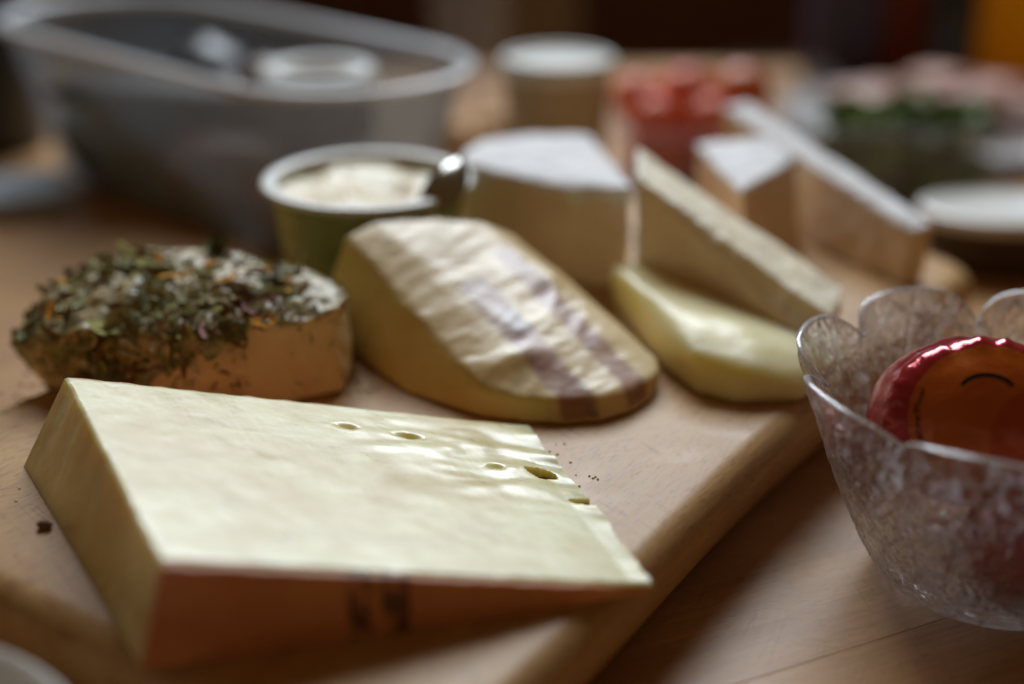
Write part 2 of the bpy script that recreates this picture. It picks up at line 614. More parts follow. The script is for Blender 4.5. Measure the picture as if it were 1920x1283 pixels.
herb_cols = [('olive', (0.35, 0.33, 0.10), 8), ('dark', (0.16, 0.165, 0.07), 4), ('grey', (0.46, 0.46, 0.25), 8), ('brown', (0.20, 0.115, 0.05), 4),
             ('straw', (0.50, 0.42, 0.24), 4), ('orange', (0.68, 0.30, 0.03), 3), ('blue', (0.11, 0.16, 0.13), 0.5), ('mauve', (0.30, 0.15, 0.13), 1)]
hm = []
for nm, c, w in herb_cols:
    t = NT('herb_' + nm)
    v = t.coords()
    n1 = t.noise(v, 420, 4, 0.6)
    t.set(Base_Color=t.ramp(n1, [(0.3, tuple(x * 0.5 for x in c)), (0.55, c), (0.75, tuple(min(1, x * 1.5) for x in c))]), Roughness=0.85, Normal=t.bump(n1, 0.6, 0.04))
    t.b.inputs['Specular IOR Level'].default_value = 0.2
    hm.append((t.m, w))
def leaf_geo(L, Wd, curl, twist, seed, nu=8):
    """a crumpled dry leaf with a midrib fold; in cm about the origin, lying along +x, normal +z"""
    V, F = [], []
    for i in range(nu + 1):
        u = i / nu
        w = Wd * math.sin(math.pi * min(1, u * 0.94 + 0.05)) ** 0.75 * (1 + 0.35 * noise.noise(Vector((u * 4, seed, 0))))
        x = (u - 0.5) * L
        zc = curl * (4 * (u - 0.5) ** 2 - 0.4) + 0.16 * L * noise.noise(Vector((u * 4, seed, 7)))
        a = twist * (u - 0.5)
        for k in (-1, 0, 1):
            y = k * w * 0.5
            z = zc + (abs(k) * w * 0.33) * (1 if seed % 2 else -0.6) + 0.10 * noise.noise(Vector((u * 7, k * 2.0, seed)))
            V.append((x, y * math.cos(a) - z * math.sin(a) * 0.3, z + y * math.sin(a)))
    for i in range(nu):
        for k in (0, 1):
            F.append((3 * i + k, 3 * i + k + 1, 3 * i + k + 4, 3 * i + k + 3))
    return V, F
variants = []
for s in range(5):
    L = (0.85, 1.05, 0.60, 1.35, 0.75)[s]
    Wd = (0.34, 0.30, 0.36, 0.26, 0.42)[s]
    variants.append(leaf_geo(L, Wd, 0.07 * (1 + s % 3), 0.6 * (s - 2), s + 1))
bm = bmesh.new()
bm.from_mesh(herb.data)
bm.faces.ensure_lookup_table()
areas = [f.calc_area() for f in bm.faces]
polys = [((f.calc_center_median() / U) + Vector((-10, 40, 2)), f.normal.copy()) for f in bm.faces]
bm.free()
def herb_density(p, nrm):
    """how thickly herbs cover the cheese at p"""
    top_ = max(0, nrm.z)
    d = 0.0
    if nrm.z > 0.45:
        d = 1.0
        if p.x > -6.2:
            d = 0.3
        d *= 0.22 + 1.8 * max(0, nz(p, 0.75) + 0.2)
        if p.x < -12.2 and p.y < 40.3 and p.x > -14.2:
            d *= 0.25
    elif nrm.y < 0.2:
        if p.x < -7.6:
            lowlim = 2.5 + max(0, (p.x + 11.2)) * 0.48
            d = (1.15 if p.z > lowlim else 0.12) * (0.35 if p.x < -12.6 and p.z < 3.5 else 1)
        elif p.z > 4.25:
            d = 0.3
        else:
            d = 0.012
    else:
        d = 0.4
    return d
hd = herb.data.attributes.new('herbs', 'FLOAT', 'POINT')
hd.data.foreach_set('value', [min(1.0, (0.9 if v.normal.z > 0.5 else 0) + herb_density(v.co / U + Vector((-10, 40, 2)), v.normal)) for v in herb.data.vertices])
for v in herb.data.vertices:
    k = min(1.0, hd.data[v.index].value)
    if v.co.z > 0.004:
        v.co += v.normal * (0.15 * U * k * noise.noise(v.co / U * 1.9) + 0.04 * U * k * noise.noise(v.co / U * 6.0))
wts = [a * herb_density(p, nn) for a, (p, nn) in zip(areas, polys)]
def pick_mat(p, nrm):
    w = [x[1] for x in hm]
    if nrm.z < 0.5 and p.x < -7:
        w = [9, 5, 5, 6, 1.6, 0.3, 0.2, 0.3]
    elif p.x > -8.5 and nrm.z > 0.5:
        w = [5, 2, 6, 3, 5, 6, 0.8, 2]
    if (p - Vector((-7.6, 39.7, 4.9))).length < 0.7:
        w = [2, 1, 4, 1, 1, 1, 9, 1]
    return rnd.choices(range(len(hm)), w)[0]
cache = {}
picks = rnd.choices(range(len(polys)), wts, k=278)
for fi in picks:
    p, nrm = polys[fi]
    vi = rnd.randrange(5)
    mi = pick_mat(p, nrm)
    if (vi, mi) not in cache:
        V, F = variants[vi]
        me = bpy.data.meshes.new('herb_flake')
        me.from_pydata([(a * U, b * U, c * U) for a, b, c in V], [], F)
        me.materials.append(hm[mi][0])
        me.polygons.foreach_set('use_smooth', [True] * len(F))
        cache[(vi, mi)] = me
    o = bpy.data.objects.new('herb_flake', cache[(vi, mi)])
    COL.objects.link(o)
    o.parent = herb
    zq = (nrm + Vector((rnd.gauss(0, 0.22), rnd.gauss(0, 0.22), rnd.gauss(0, 0.2)))).normalized().to_track_quat('Z', 'Y')
    side = nrm.z < 0.5
    q = zq.to_matrix() @ Matrix.Rotation(rnd.uniform(0, 6.28), 3, 'Z')
    o.rotation_euler = q.to_euler()
    o.location = (p - Vector((-10, 40, 2)) + nrm * rnd.uniform(0.01, 0.08)) * U
    k = rnd.uniform(0.7, 1.45) * (1.1 if p.x < -7 else 0.7)
    o.scale = (k, k * rnd.uniform(0.8, 1.3), k * rnd.uniform(0.4, 0.75))
for x, y, z, rx, ry, rz, kk in ((-10.9, 37.35, 3.85, 0.9, 0.25, -0.55, 0.8), (-10.8, 37.25, 3.62, 0.7, 0.1, -0.15, 0.75), (-9.9, 37.2, 3.55, 1.0, -0.2, 0.2, 0.9),
                              (-13.9, 38.75, 3.65, 0.8, 0.5, -0.9, 0.8), (-8.6, 37.4, 3.95, 0.9, 0.1, 0.4, 0.9)):
    o = bpy.data.objects.new('herb_flake', cache.get((3, 4)) or cache.get((1, 4)) or cache[sorted(cache)[0]])
    COL.objects.link(o)
    o.parent = herb
    o.location = (Vector((x, y, z)) - Vector((-10, 40, 2))) * U
    o.rotation_euler = (rx, ry, rz)
    o.scale = (kk * 0.75, kk, kk)
# a dark dry leaf standing up on the far rim
for k in range(6):
    o = bpy.data.objects.new('herb_flake', cache[sorted(cache)[0]] if (1, 1) not in cache else cache[(1, 1)])
    COL.objects.link(o)
    o.parent = herb
    o.location = Vector((0.55 + 0.10 * k, 2.15 - 0.04 * k, 3.10 + 0.05 * (k % 3))) * U
    o.rotation_euler = (rnd.uniform(0.4, 1.5), rnd.uniform(-1.3, -0.2), rnd.uniform(-0.6, 2.4))
    o.scale = (0.9, 1.5, 0.9)
# crumbs of herb too small to pick apart
V, F, MI = [], [], []
for fi in rnd.choices(range(len(polys)), wts, k=2600):
    p, nrm = polys[fi]
    q = (nrm + Vector((rnd.gauss(0, 0.16), rnd.gauss(0, 0.16), rnd.gauss(0, 0.1)))).normalized().to_track_quat('Z', 'Y').to_matrix() @ Matrix.Rotation(rnd.uniform(0, 6.28), 3, 'Z')
    L, w = rnd.uniform(0.12, 0.5), rnd.uniform(0.018, 0.06)
    c = p + nrm * rnd.uniform(0.0, 0.05)
    b = len(V)
    for x, y, z in ((-L / 2, 0, 0), (0, w, 0.05), (L / 2, 0, rnd.uniform(-.05, .1)), (0, -w, -0.01)):
        V.append(c + q @ Vector((x, y, z)))
    F.append((b, b + 1, b + 2, b + 3))
    MI.append(pick_mat(p, nrm))
o = obj('herb_crumbs', V, F, [m for m, w in hm], herb, mi=MI, smooth=False)
o['kind'] = 'stuff'

V, F, MI = [], [], []
for k in range(46):
    x, y = rnd.choice(((-15.2, 38.6), (-14.6, 38.0), (-4.4, 38.6), (-13.2, 37.3)))
    c = Vector((x + rnd.gauss(0, 0.55), y + rnd.gauss(0, 0.5), 2.03))
    a = rnd.uniform(0, 6.28)
    L, w = rnd.uniform(0.08, 0.3), rnd.uniform(0.02, 0.06)
    b = len(V)
    ex, ey = Vector((math.cos(a), math.sin(a), 0)), Vector((-math.sin(a), math.cos(a), 0))
    V += [c - ex * L, c + ey * w + Vector((0, 0, .04)), c + ex * L + Vector((0, 0, .03)), c - ey * w]
    F.append((b, b + 1, b + 2, b + 3))
    MI.append(rnd.randrange(5))
o = obj('herb_bits', V, F, [m for m, w in hm], None, (-10, 38, 2), mi=MI, smooth=False)
o['kind'] = 'stuff'
tag(o, 'loose bits of dried herb shed on the board beside the herb cheese', 'herb bits')

# ------------------------------------------------------------------ striped rind cheese (middle)
t = NT('washed_rind')
v = t.coords()
n1 = t.noise(v, 40, 5, 0.6, 0.5)
col = t.ramp(n1, [(0.3, (0.62, 0.43, 0.18)), (0.7, (0.78, 0.60, 0.30))])
ca = t.new('ShaderNodeAttribute', attribute_name='stripe')
nb = t.noise(v, 130, 4, 0.6)
dk = t.ramp(t.noise(t.coords((1, 1, 1), 0, 'Object', (0.05, 0.02, 0)), 85, 3, 0.5), [(0.56, (0.33, 0.15, 0.09)), (0.68, (0.15, 0.085, 0.07))])
fac = t.math('MULTIPLY', ca.outputs['Fac'], t.ramp(nb, [(0.3, 0.70), (0.6, 1.0)]))
col = t.mix(fac, col, dk)
t.set(Base_Color=col, Roughness=t.ramp(n1, [(0.3, 0.34), (0.7, 0.50)]), Normal=t.bump(t.noise(t.coords((1, 3.2, 1.5), 0.35), 48, 3, 0.5, 0.9), 0.2, 0.15, t.bump(t.noise(v, 75, 4, 0.55, 0.6), 0.10, 0.10)))
t.b.inputs['Specular IOR Level'].default_value = 0.42
t.b.inputs['Coat Weight'].default_value = 0.3
t.b.inputs['Coat Roughness'].default_value = 0.2
sss(t, 0.25, (1.0, 0.6, 0.25), 0.005)
M['washed_rind'] = t.m
t = NT('soft_yellow_paste')
v = t.coords()
n1 = t.noise(v, 50, 3)
t.set(Base_Color=t.ramp(n1, [(0.3, (0.74, 0.56, 0.18)), (0.7, (0.82, 0.66, 0.27))]), Roughness=0.42, Normal=t.bump(t.noise(v, 120, 3), 0.12, 0.05))
sss(t, 0.4, (1.0, 0.65, 0.2), 0.008)
M['yellow_paste'] = t.m
wp = [(-5.15, 41.2, 2), (-3.15, 38.1, 2), (-1.0, 36.55, 2), (0.4, 36.1, 2), (1.5, 36.0, 2), (2.6, 36.2, 2), (3.5, 36.8, 2), (4.1, 37.6, 2), (4.35, 38.6, 2), (4.2, 40.6, 2), (2.6, 43.4, 2), (0, 44.8, 2), (-2.6, 44.2, 2), (-5.2, 43.2, 2),
      (-5.25, 42.7, 5.40), (-4.4, 43.3, 5.70), (-2.3, 44.0, 5.55), (-1.0, 44.3, 5.25), (0.0, 44.5, 4.75), (1.52, 43.0, 4.05), (3.1, 41.0, 3.2), (4.4, 39.0, 2.72),
      (-3.93, 40.6, 3.95), (-2.5, 39.0, 3.5), (-1.4, 37.6, 3.2), (-0.9, 36.75, 2.85), (0.2, 36.4, 2.75), (1.2, 36.25, 2.70), (2.5, 36.45, 2.68), (3.4, 37.0, 2.66), (4.1, 37.9, 2.64), (4.4, 38.5, 2.62),
      (-5.75, 42.6, 4.2), (-5.4, 41.4, 2.7)]
vs, ns, fs = remeshed_hull(wp, 0.085, 12)
wr_dir = Vector((0.56, -0.83, 0))        # down the slope, to the near right
nv, stripe = [], []
for v, nn in zip(vs, ns):
    up = max(0, min(1, (nn.z - (0.62 if v.x < 0.6 else 0.1)) / 0.2))
    al = v.x * wr_dir.x + v.y * wr_dir.y
    ac = v.x * 0.83 + v.y * 0.56
    w = 0.0
    if up > 0:
        w += up * (0.07 * noise.noise(Vector((al * 0.55, ac * 0.35, 1.0))) + 0.024 * noise.noise(Vector((al * 1.9 + ac * .5, ac * 0.6, 4))) + 0.012 * noise.noise(Vector((al * 4.0, ac * 2.0, 8))))
        gx, gy = v.x + 0.1, v.y - 37.6
        w += up * 0.16 * math.exp(-(((gx * 0.9 + gy * 0.44) / 1.1) ** 2 + ((-gx * 0.44 + gy * 0.9) / 0.42) ** 2))
        ridge = 1 - abs(noise.noise(Vector((al * 0.85 + 0.4 * ac, ac * 0.45, 11))))
        w += up * 0.034 * (max(0, ridge - 0.72) / 0.28) * max(0.0, min(1, 0.5 + 1.4 * noise.noise(Vector((al * 0.3, ac * 0.3, 21)))))
    else:
        w += 0.03 * nz(v, 0.8)
    nv.append(Vector((v.x, v.y, max(2.008, v.z))) + (nn * w if v.z > 2.05 else Vector()))
    sd = 0.0
    wob = 0.12 * noise.noise(Vector((al * 0.9, 0, 3)))
    for c0, hw, a0, a1 in ((21.85, 0.62, -35.0, -26.9), (23.8, 0.55, -36.2, -26.9), (26.1, 0.3, -31.5, -27.5)):
        e = max(0, min(1, (hw - abs(ac + wob - c0)) / 0.22)) * max(0, min(1, (al - a0) / 0.6))
        sd = max(sd, e)
    stripe.append(sd * up)
cls = []
for f in fs:
    nn = sum((ns[i] for i in f), Vector()).normalized()
    c = sum((vs[i] for i in f), Vector()) / len(f)
    left = (c.x + 5.2) * 0.83 + (c.y - 41.2) * 0.56      # distance from the left cut
    cls.append(0 if nn.z > (0.70 if c.x < 1.0 else 0.05) + 0.08 * noise.noise(c * 1.3) or c.x * 0.83 + c.y * 0.56 > 24.3 or (nn.x > 0.08 and c.x > -0.2) or nn.y > 0.2 else 1)
wr = thing('washed_rind_cheese', (-0.5, 40.5, 2), 'yellow cheese piece with wrinkled shiny rind and two brownish stripes', 'cheese')
# the attribute goes with the rind's vertices
names = ['rind', 'paste']
def split_attr(names, mats, parent, vs, fs, cls, att):
    res = []
    for k, nm in enumerate(names):
        idx, V2, F2, A2 = {}, [], [], []
        for f, c in zip(fs, cls):
            if c != k:
                continue
            g = []
            for i in f:
                if i not in idx:
                    idx[i] = len(V2)
                    V2.append(vs[i])
                    A2.append(att[i])
                g.append(idx[i])
            F2.append(tuple(g))
        o = obj(nm, V2, F2, mats[k], parent, mi=[0] * len(F2))
        a = o.data.attributes.new('stripe', 'FLOAT', 'POINT')
        a.data.foreach_set('value', A2)
        res.append(o)
    return res
split_attr(names, [M['washed_rind'], M['yellow_paste']], wr, nv, fs, cls, stripe)

# ------------------------------------------------------------------ bries
t = NT('white_bloomy_rind')
v = t.coords()
n1 = t.noise(v, 55, 5, 0.65)
t.set(Base_Color=t.ramp(n1, [(0.28, (0.80, 0.78, 0.76)), (0.55, (0.90, 0.90, 0.91))]), Roughness=0.85, Normal=t.bump(n1, 0.5, 0.25))
sss(t, 0.15, (1, 0.8, 0.6), 0.003)
M['bloom'] = t.m
t = NT('brie_paste')
v = t.coords()
n1 = t.noise(v, 60, 4, 0.6)
t.set(Base_Color=t.ramp(n1, [(0.3, (0.88, 0.77, 0.54)), (0.7, (0.95, 0.88, 0.70))]), Roughness=0.5, Normal=t.bump(t.noise(v, 110, 4, 0.6), 0.5, 0.15))
sss(t, 0.35, (1.0, 0.62, 0.25), 0.006)
M['brie'] = t.m
t = NT('brie_side')
v = t.coords()
n1 = t.noise(v, 45, 4, 0.6)
t.set(Base_Color=t.ramp(n1, [(0.3, (0.80, 0.60, 0.42)), (0.7, (0.89, 0.73, 0.54))]), Roughness=0.6, Normal=t.bump(t.noise(v, 80, 4, 0.6), 0.25, 0.10))
sss(t, 0.3, (1.0, 0.5, 0.2), 0.005)
M['brie_side'] = t.m

def brie(name, pts, loc, label, rind_test, voxel=0.11, amp=0.05, mats=None, smooth=3, third=None):
    vs, ns, fs = remeshed_hull(pts, voxel, smooth)
    nv = [v + nn * (amp * nz(v, 1.1)) for v, nn in zip(vs, ns)]
    cls = []
    for f in fs:
        nn = sum((ns[i] for i in f), Vector()).normalized()
        c = sum((vs[i] for i in f), Vector()) / len(f)
        cls.append(0 if rind_test(c, nn) else 1)
        if third and cls[-1] == 1 and third(c, nn):
            cls[-1] = 2
    e = thing(name, loc, label, 'cheese')
    split_obj(['rind', 'paste', 'cut_face'][:3 if third else 2], mats or [M['bloom'], M['brie_side']], e, nv, fs, cls)
    return e
poly = [(-1.8, 49.7), (-1.85, 51.2), (-1.2, 52.8), (0.83, 53.9), (3.0, 53.8), (3.4, 50.9), (4.15, 46.7), (3.2, 46.85), (2.0, 47.2), (0.4, 48.2)]
hp = prism(poly, 2.02, 5.72)
hp[19] = (0.4, 48.2, 5.62)
hp[18] = (2.0, 47.2, 5.50)
hp[17] = (3.2, 46.85, 5.55)
brie('brie_half', hp, (1, 50, 2), 'tall half brie lying flat with bright white top rind', lambda c, n: n.z > 0.40 or c.z > 5.28 + 0.55 * noise.noise(Vector((c.x * 1.1, c.y * 1.1, 3))) + 0.12 * noise.noise(Vector((c.x * 3.1, c.y * 3.1, 5))), amp=0.085)
# slice that leans on the half
sl = [(4.15, 45.25, 6.55), (4.2, 45.35, 3.15), (9.75, 40.2, 3.58), (8.9, 40.15, 2.95),
      (4.43, 49.2, 6.45), (5.2, 48.6, 3.3), (10.7, 42.9, 3.5), (10.3, 41.3, 3.15)]
def slice_rind(c, n):
    return n.x < -0.75
brie('brie_slice', sl, (7, 43, 2.6), 'thick brie slice propped against the half brie, resting on the soft yellow cheese', slice_rind, 0.10, 0.075, [M['bloom'], M['brie_side'], M['brie']], 2, lambda c, n: n.z > 0.45)

# back pair
pc = [(7.0, 53.2, 5.5), (9.7, 53.4, 5.75), (10.5, 51.0, 5.6), (7.9, 47.2, 5.45), (7.3, 52.4, 2.02), (10.2, 53, 2.02), (11.0, 51.0, 2.02), (8.3, 47.3, 2.02)]
brie('brie_piece', pc, (9, 50, 2), 'small brie piece with white rind between two longer slices', lambda c, n: n.z > 0.4, 0.11, 0.09, None, 7)
sb = [(8.75, 58.6, 5.7), (9.9, 58.9, 5.8), (14.05, 47.2, 4.05), (14.9, 47.7, 4.15), (10.9, 52.3, 2.02), (12, 52.9, 2.02), (13.75, 46.9, 2.02), (14.6, 47.3, 2.02), (9.2, 57.6, 2.02), (10.2, 58, 2.02)]
brie('brie_wedge', sb, (12, 52, 2), 'long brie wedge at the far end of the board, white rind along its top edge', lambda c, n: n.z > 0.4, 0.12, 0.08, None, 6)

# ------------------------------------------------------------------ soft yellow cheese
t = NT('runny_yellow')
v = t.coords()
n1 = t.noise(v, 40, 4)
gz = t.new('ShaderNodeNewGeometry')
sp = t.new('ShaderNodeSeparateXYZ')
t.link(gz.outputs['Normal'], sp.inputs[0])
t.set(Base_Color=t.ramp(n1, [(0.3, (0.84, 0.72, 0.36)), (0.7, (0.90, 0.80, 0.48))]), Roughness=0.36, Normal=t.bump(t.noise(v, 180, 4, 0.6), 0.10, 0.05))
sss(t, 0.85, (1.0, 0.78, 0.30), 0.016)
M['runny'] = t.m
yp = [(3.4, 45.4, 2), (4.0, 42.5, 2), (4.6, 40.0, 2), (5.4, 38.0, 2), (6.5, 37.3, 2), (8.4, 37.5, 2), (9.7, 39.3, 2), (9.5, 41.6, 2), (7.4, 46, 2), (5.4, 47.8, 2),
      (3.3, 45.2, 3.4), (3.5, 43.6, 3.85), (4.75, 41.0, 3.8), (5.6, 39.4, 3.65), (7.1, 38.6, 3.4), (8.6, 38.6, 3.1), (9.5, 39.6, 2.9), (8.9, 41.4, 2.95), (6.4, 44.5, 3.1), (5.2, 47.0, 3.1),
      (5.25, 38.3, 3.3), (6.9, 37.6, 3.1), (8.7, 37.9, 2.8), (6.8, 37.2, 2.5), (8.6, 37.4, 2.4), (7.0, 39.6, 3.55), (4.3, 40.4, 3.0), (9.8, 39.4, 2.5)]
vs, ns, fs = remeshed_hull(yp, 0.10, 34)
nv = [Vector((v.x, v.y, max(2.008, v.z))) + (nn * 0.03 * nz(v, 0.7) if v.z > 2.1 else Vector()) for v, nn in zip(vs, ns)]
ys = obj('soft_cheese', nv, fs, M['runny'], None, (6.5, 41.5, 2))
tag(ys, 'smooth pale yellow runny cheese mound under the leaning slice', 'cheese')

# ------------------------------------------------------------------ tub, spread and spoon
M['white_plastic'] = plain('white_plastic', (0.80, 0.80, 0.76), 0.35, 0.03)
M['cream'] = None
t = NT('cream_spread')
v = t.coords()
n1 = t.noise(v, 60, 3, 0.5, 0.8)
t.set(Base_Color=t.ramp(n1, [(0.35, (0.62, 0.46, 0.24)), (0.6, (0.80, 0.70, 0.46))]), Roughness=0.4, Normal=t.bump(n1, 0.6, 0.5))
sss(t, 0.3, (1, 0.7, 0.4), 0.005)
M['cream'] = t.m
t = NT('green_label')
v = t.coords()
n1 = t.noise(t.coords((1, 1, 2.5)), 50, 2)
t.set(Base_Color=t.ramp(n1, [(0.45, (0.22, 0.24, 0.07)), (0.6, (0.36, 0.37, 0.14))]), Roughness=0.5)
M['green_label'] = t.m
tc_ = (-4.95, 47.2)
tub = thing('spread_tub', (*tc_, 2), 'round white rimmed tub with green sides behind the striped cheese', 'tub')
V, F = lathe([(0.0, 2.02), (2.75, 2.02), (2.9, 2.2), (3.30, 5.58), (3.34, 5.59), (3.22, 5.59), (2.77, 2.35), (0.0, 2.35)], 64, tc_)
obj('cup', V, F, M['green_label'], tub, angle=40)
V, F = lathe([(3.28, 5.72), (3.58, 5.74), (3.65, 5.80), (3.66, 5.85), (3.62, 5.92), (3.58, 5.94), (3.24, 5.94), (3.14, 5.87), (3.12, 5.6), (3.28, 5.6), (3.28, 5.72)], 72, tc_)
obj('rim', V, F, M['white_plastic'], tub)
V, F = [], []
nr, na = 16, 48
for j in range(nr + 1):
    r = 3.10 * j / nr
    for i in range(na):
        a = 2 * math.pi * i / na
        x, y = r * math.cos(a), r * math.sin(a)
        V.append((tc_[0] + x, tc_[1] + y, 5.5 + 0.26 * noise.noise(Vector((x * 0.55, y * 0.5, 2))) + 0.10 * noise.noise(Vector((x * 1.6, y * 1.2, 6))) - 0.25 * max(0, 1 - ((x - 0.8) ** 2 + y * y) / 3)))
for j in range(nr):
    for i in range(na):
        F.append((j * na + i, j * na + (i + 1) % na, (j + 1) * na + (i + 1) % na, (j + 1) * na + i))
sp = obj('cheese_spread', V, F, M['cream'], None, (*tc_, 5))
tag(sp, 'creamy beige cheese spread inside the white rimmed tub', 'spread')

t = NT('spoon_steel')
t.set(Base_Color=(0.42, 0.40, 0.36), Metallic=1.0, Roughness=0.22)
M['steel'] = t.m
# bowl of the spoon rests over the tub's near right rim, handle down behind the striped cheese
spoon = thing('metal_spoon', (-2.2, 45.3, 5.0), 'dark shiny metal spoon leaning on the near rim of the tub', 'spoon')
V, F = [], []
ax = Vector((0.36, 0.80, 0.48)).normalized()
sd = Vector((0.86, -0.42, 0.06))
sd = (sd - ax * sd.dot(ax)).normalized()
up = sd.cross(ax).normalized()
base = Vector((-2.62, 44.6, 5.55))
nu, nvv = 18, 12
for side in (0, 1):
    for i in range(nu + 1):
        u = i / nu
        w = 0.80 * math.sin(math.pi * (0.06 + 0.94 * u) ** 0.8) ** 0.62 if u < 1 else 0.02
        for k in range(nvv + 1):
            c = -1 + 2 * k / nvv
            z = 0.55 * (1 - c * c) * math.sin(math.pi * u) ** 0.7
            V.append(base + ax * (u * 2.5) + sd * (c * w) + up * (z + 0.05 * side))
m1 = (nu + 1) * (nvv + 1)
for side in (0, 1):
    for i in range(nu):
        for k in range(nvv):
            a = side * m1 + i * (nvv + 1) + k
            F.append((a, a + 1, a + nvv + 2, a + nvv + 1))
obj('spoon_bowl', V, F, M['steel'], spoon)
V, F = [], []
path = [Vector((-2.55, 45.15, 5.85)), Vector((-2.66, 44.95, 5.62)), Vector((-2.7, 44.85, 5.3)), Vector((-2.72, 44.78, 4.6)), Vector((-2.8, 44.7, 2.3))]
for i, p in enumerate(path):
    w = (0.16, 0.17, 0.18, 0.22, 0.40)[i]
    V += [p + Vector((-w, 0, -.05)), p + Vector((w, 0, -.05)), p + Vector((w, .10, .05)), p + Vector((-w, .10, .05))]
for i in range(4):
    for k in range(4):
        F.append((4 * i + k, 4 * i + (k + 1) % 4, 4 * i + 4 + (k + 1) % 4, 4 * i + 4 + k))
F += [(0, 1, 2, 3), (16, 17, 18, 19)]
obj('handle', V, F, M['steel'], spoon)

# ------------------------------------------------------------------ glass bowl with sweets
t = NT('leaf_pattern_glass')
v = t.coords()
stre = t.coords((1, 1, 0.45))
n1 = t.noise(stre, 230, 1.5, 0.5, 1.6)
n2 = t.noise(v, 70, 3, 0.5, 0.5)
vor = t.new('ShaderNodeTexVoronoi', feature='DISTANCE_TO_EDGE')
t.link(stre, vor.inputs['Vector'])
vor.inputs['Scale'].default_value = 95
vein = t.ramp(vor.outputs['Distance'], [(0.0, 1.0), (0.10, 0.0)])
h = t.math('ADD', t.math('MULTIPLY', n1, 1.0), t.math('MULTIPLY', vein, 0.45))
nrm = t.bump(h, 0.95, 0.19, t.bump(n2, 0.3, 0.2))
t.set(Base_Color=(0.93, 0.93, 0.95), Roughness=0.03, IOR=1.45, Normal=nrm)
t.b.inputs['Transmission Weight'].default_value = 1.0
tr = t.new('ShaderNodeBsdfTransparent')
tr.inputs[0].default_value = (0.88, 0.88, 0.90, 1)
df = t.new('ShaderNodeBsdfTranslucent')
df.inputs[0].default_value = (0.80, 0.79, 0.82, 1)
t.link(nrm, df.inputs['Normal'])
ds = t.new('ShaderNodeBsdfDiffuse')
ds.inputs[0].default_value = (0.72, 0.71, 0.75, 1)
t.link(nrm, ds.inputs['Normal'])
mx0 = t.new('ShaderNodeMixShader')
mx0.inputs[0].default_value = 0.3
t.link(df.outputs[0], mx0.inputs[1])
t.link(ds.outputs[0], mx0.inputs[2])
mx1 = t.new('ShaderNodeMixShader')
mx1.inputs[0].default_value = 0.48
t.link(t.b.outputs[0], mx1.inputs[1])
t.link(tr.outputs[0], mx1.inputs[2])
mx2 = t.new('ShaderNodeMixShader')
t.link(t.ramp(n1, [(0.50, 0.0), (0.66, 0.17)]), mx2.inputs[0])
t.link(mx1.outputs[0], mx2.inputs[1])
t.link(mx0.outputs[0], mx2.inputs[2])
t.link(mx2.outputs[0], t.out.inputs[0])
M['glass'] = t.m

GC = (13.0, 33.1)
GH = 6.1
def lobe(a):
    """0 at the middle of a petal, 1 in a notch; notches at 40 + 45k degrees"""
    x = ((math.degrees(a) - 40) / 45.0) % 1.0
    d = min(x, 1 - x)
    return max(0.0, 1 - d / 0.5)
def bowl_pt(a, u, wall):
    nt = lobe(a)
    sharp = nt ** 5
    soft = nt ** 2
    zt = GH - 0.55 * sharp - 0.22 * soft
    z = zt * (u ** 1.12)
    r = 2.75 + 2.75 * (u ** 0.78)
    r *= 1 + 0.045 * u * u * (1 - soft) - (0.075 * u * u + 0.035 * min(1, u * 3)) * sharp
    r += 0.05 * noise.noise(Vector((math.cos(a) * 3, math.sin(a) * 3, u * 4)))
    if not wall and u > 0.04:
        ca_, sa_ = math.cos(a), math.sin(a)
        k = 1.0 if u < 0.96 else (1 - u) / 0.04
        wv = 0.35 * noise.noise(Vector((ca_ * 5, sa_ * 5, u * 5)))
        e1 = 1 - abs(noise.noise(Vector((ca_ * 16 + wv, sa_ * 16, u * 9 + wv))))
        e2 = 1 - abs(noise.noise(Vector((ca_ * 34, sa_ * 34 + wv * 2, u * 17))))
        r += k * (0.055 * max(0, e1 - 0.72) / 0.28 + 0.028 * max(0, e2 - 0.6) / 0.4)
    r -= wall * (1.0 - 0.45 * u)
    z += (0.28 * (1 - u)) * (1 if wall else 0)
    return (GC[0] + r * math.cos(a), GC[1] + r * math.sin(a), z - 0.99)
V, F = [], []
na, nu = 560, 90
for wall in (0.0, 0.24):
    for j in range(nu + 1):
        u = j / nu
        for i in range(na):
            V.append(bowl_pt(2 * math.pi * i / na, u, wall))
def gi(w, j, i):
    return w * (nu + 1) * na + j * na + (i % na)
for w in (0, 1):
    for j in range(nu):
        for i in range(na):
            q = (gi(w, j, i), gi(w, j, i + 1), gi(w, j + 1, i + 1), gi(w, j + 1, i))
            F.append(q if w == 0 else q[::-1])
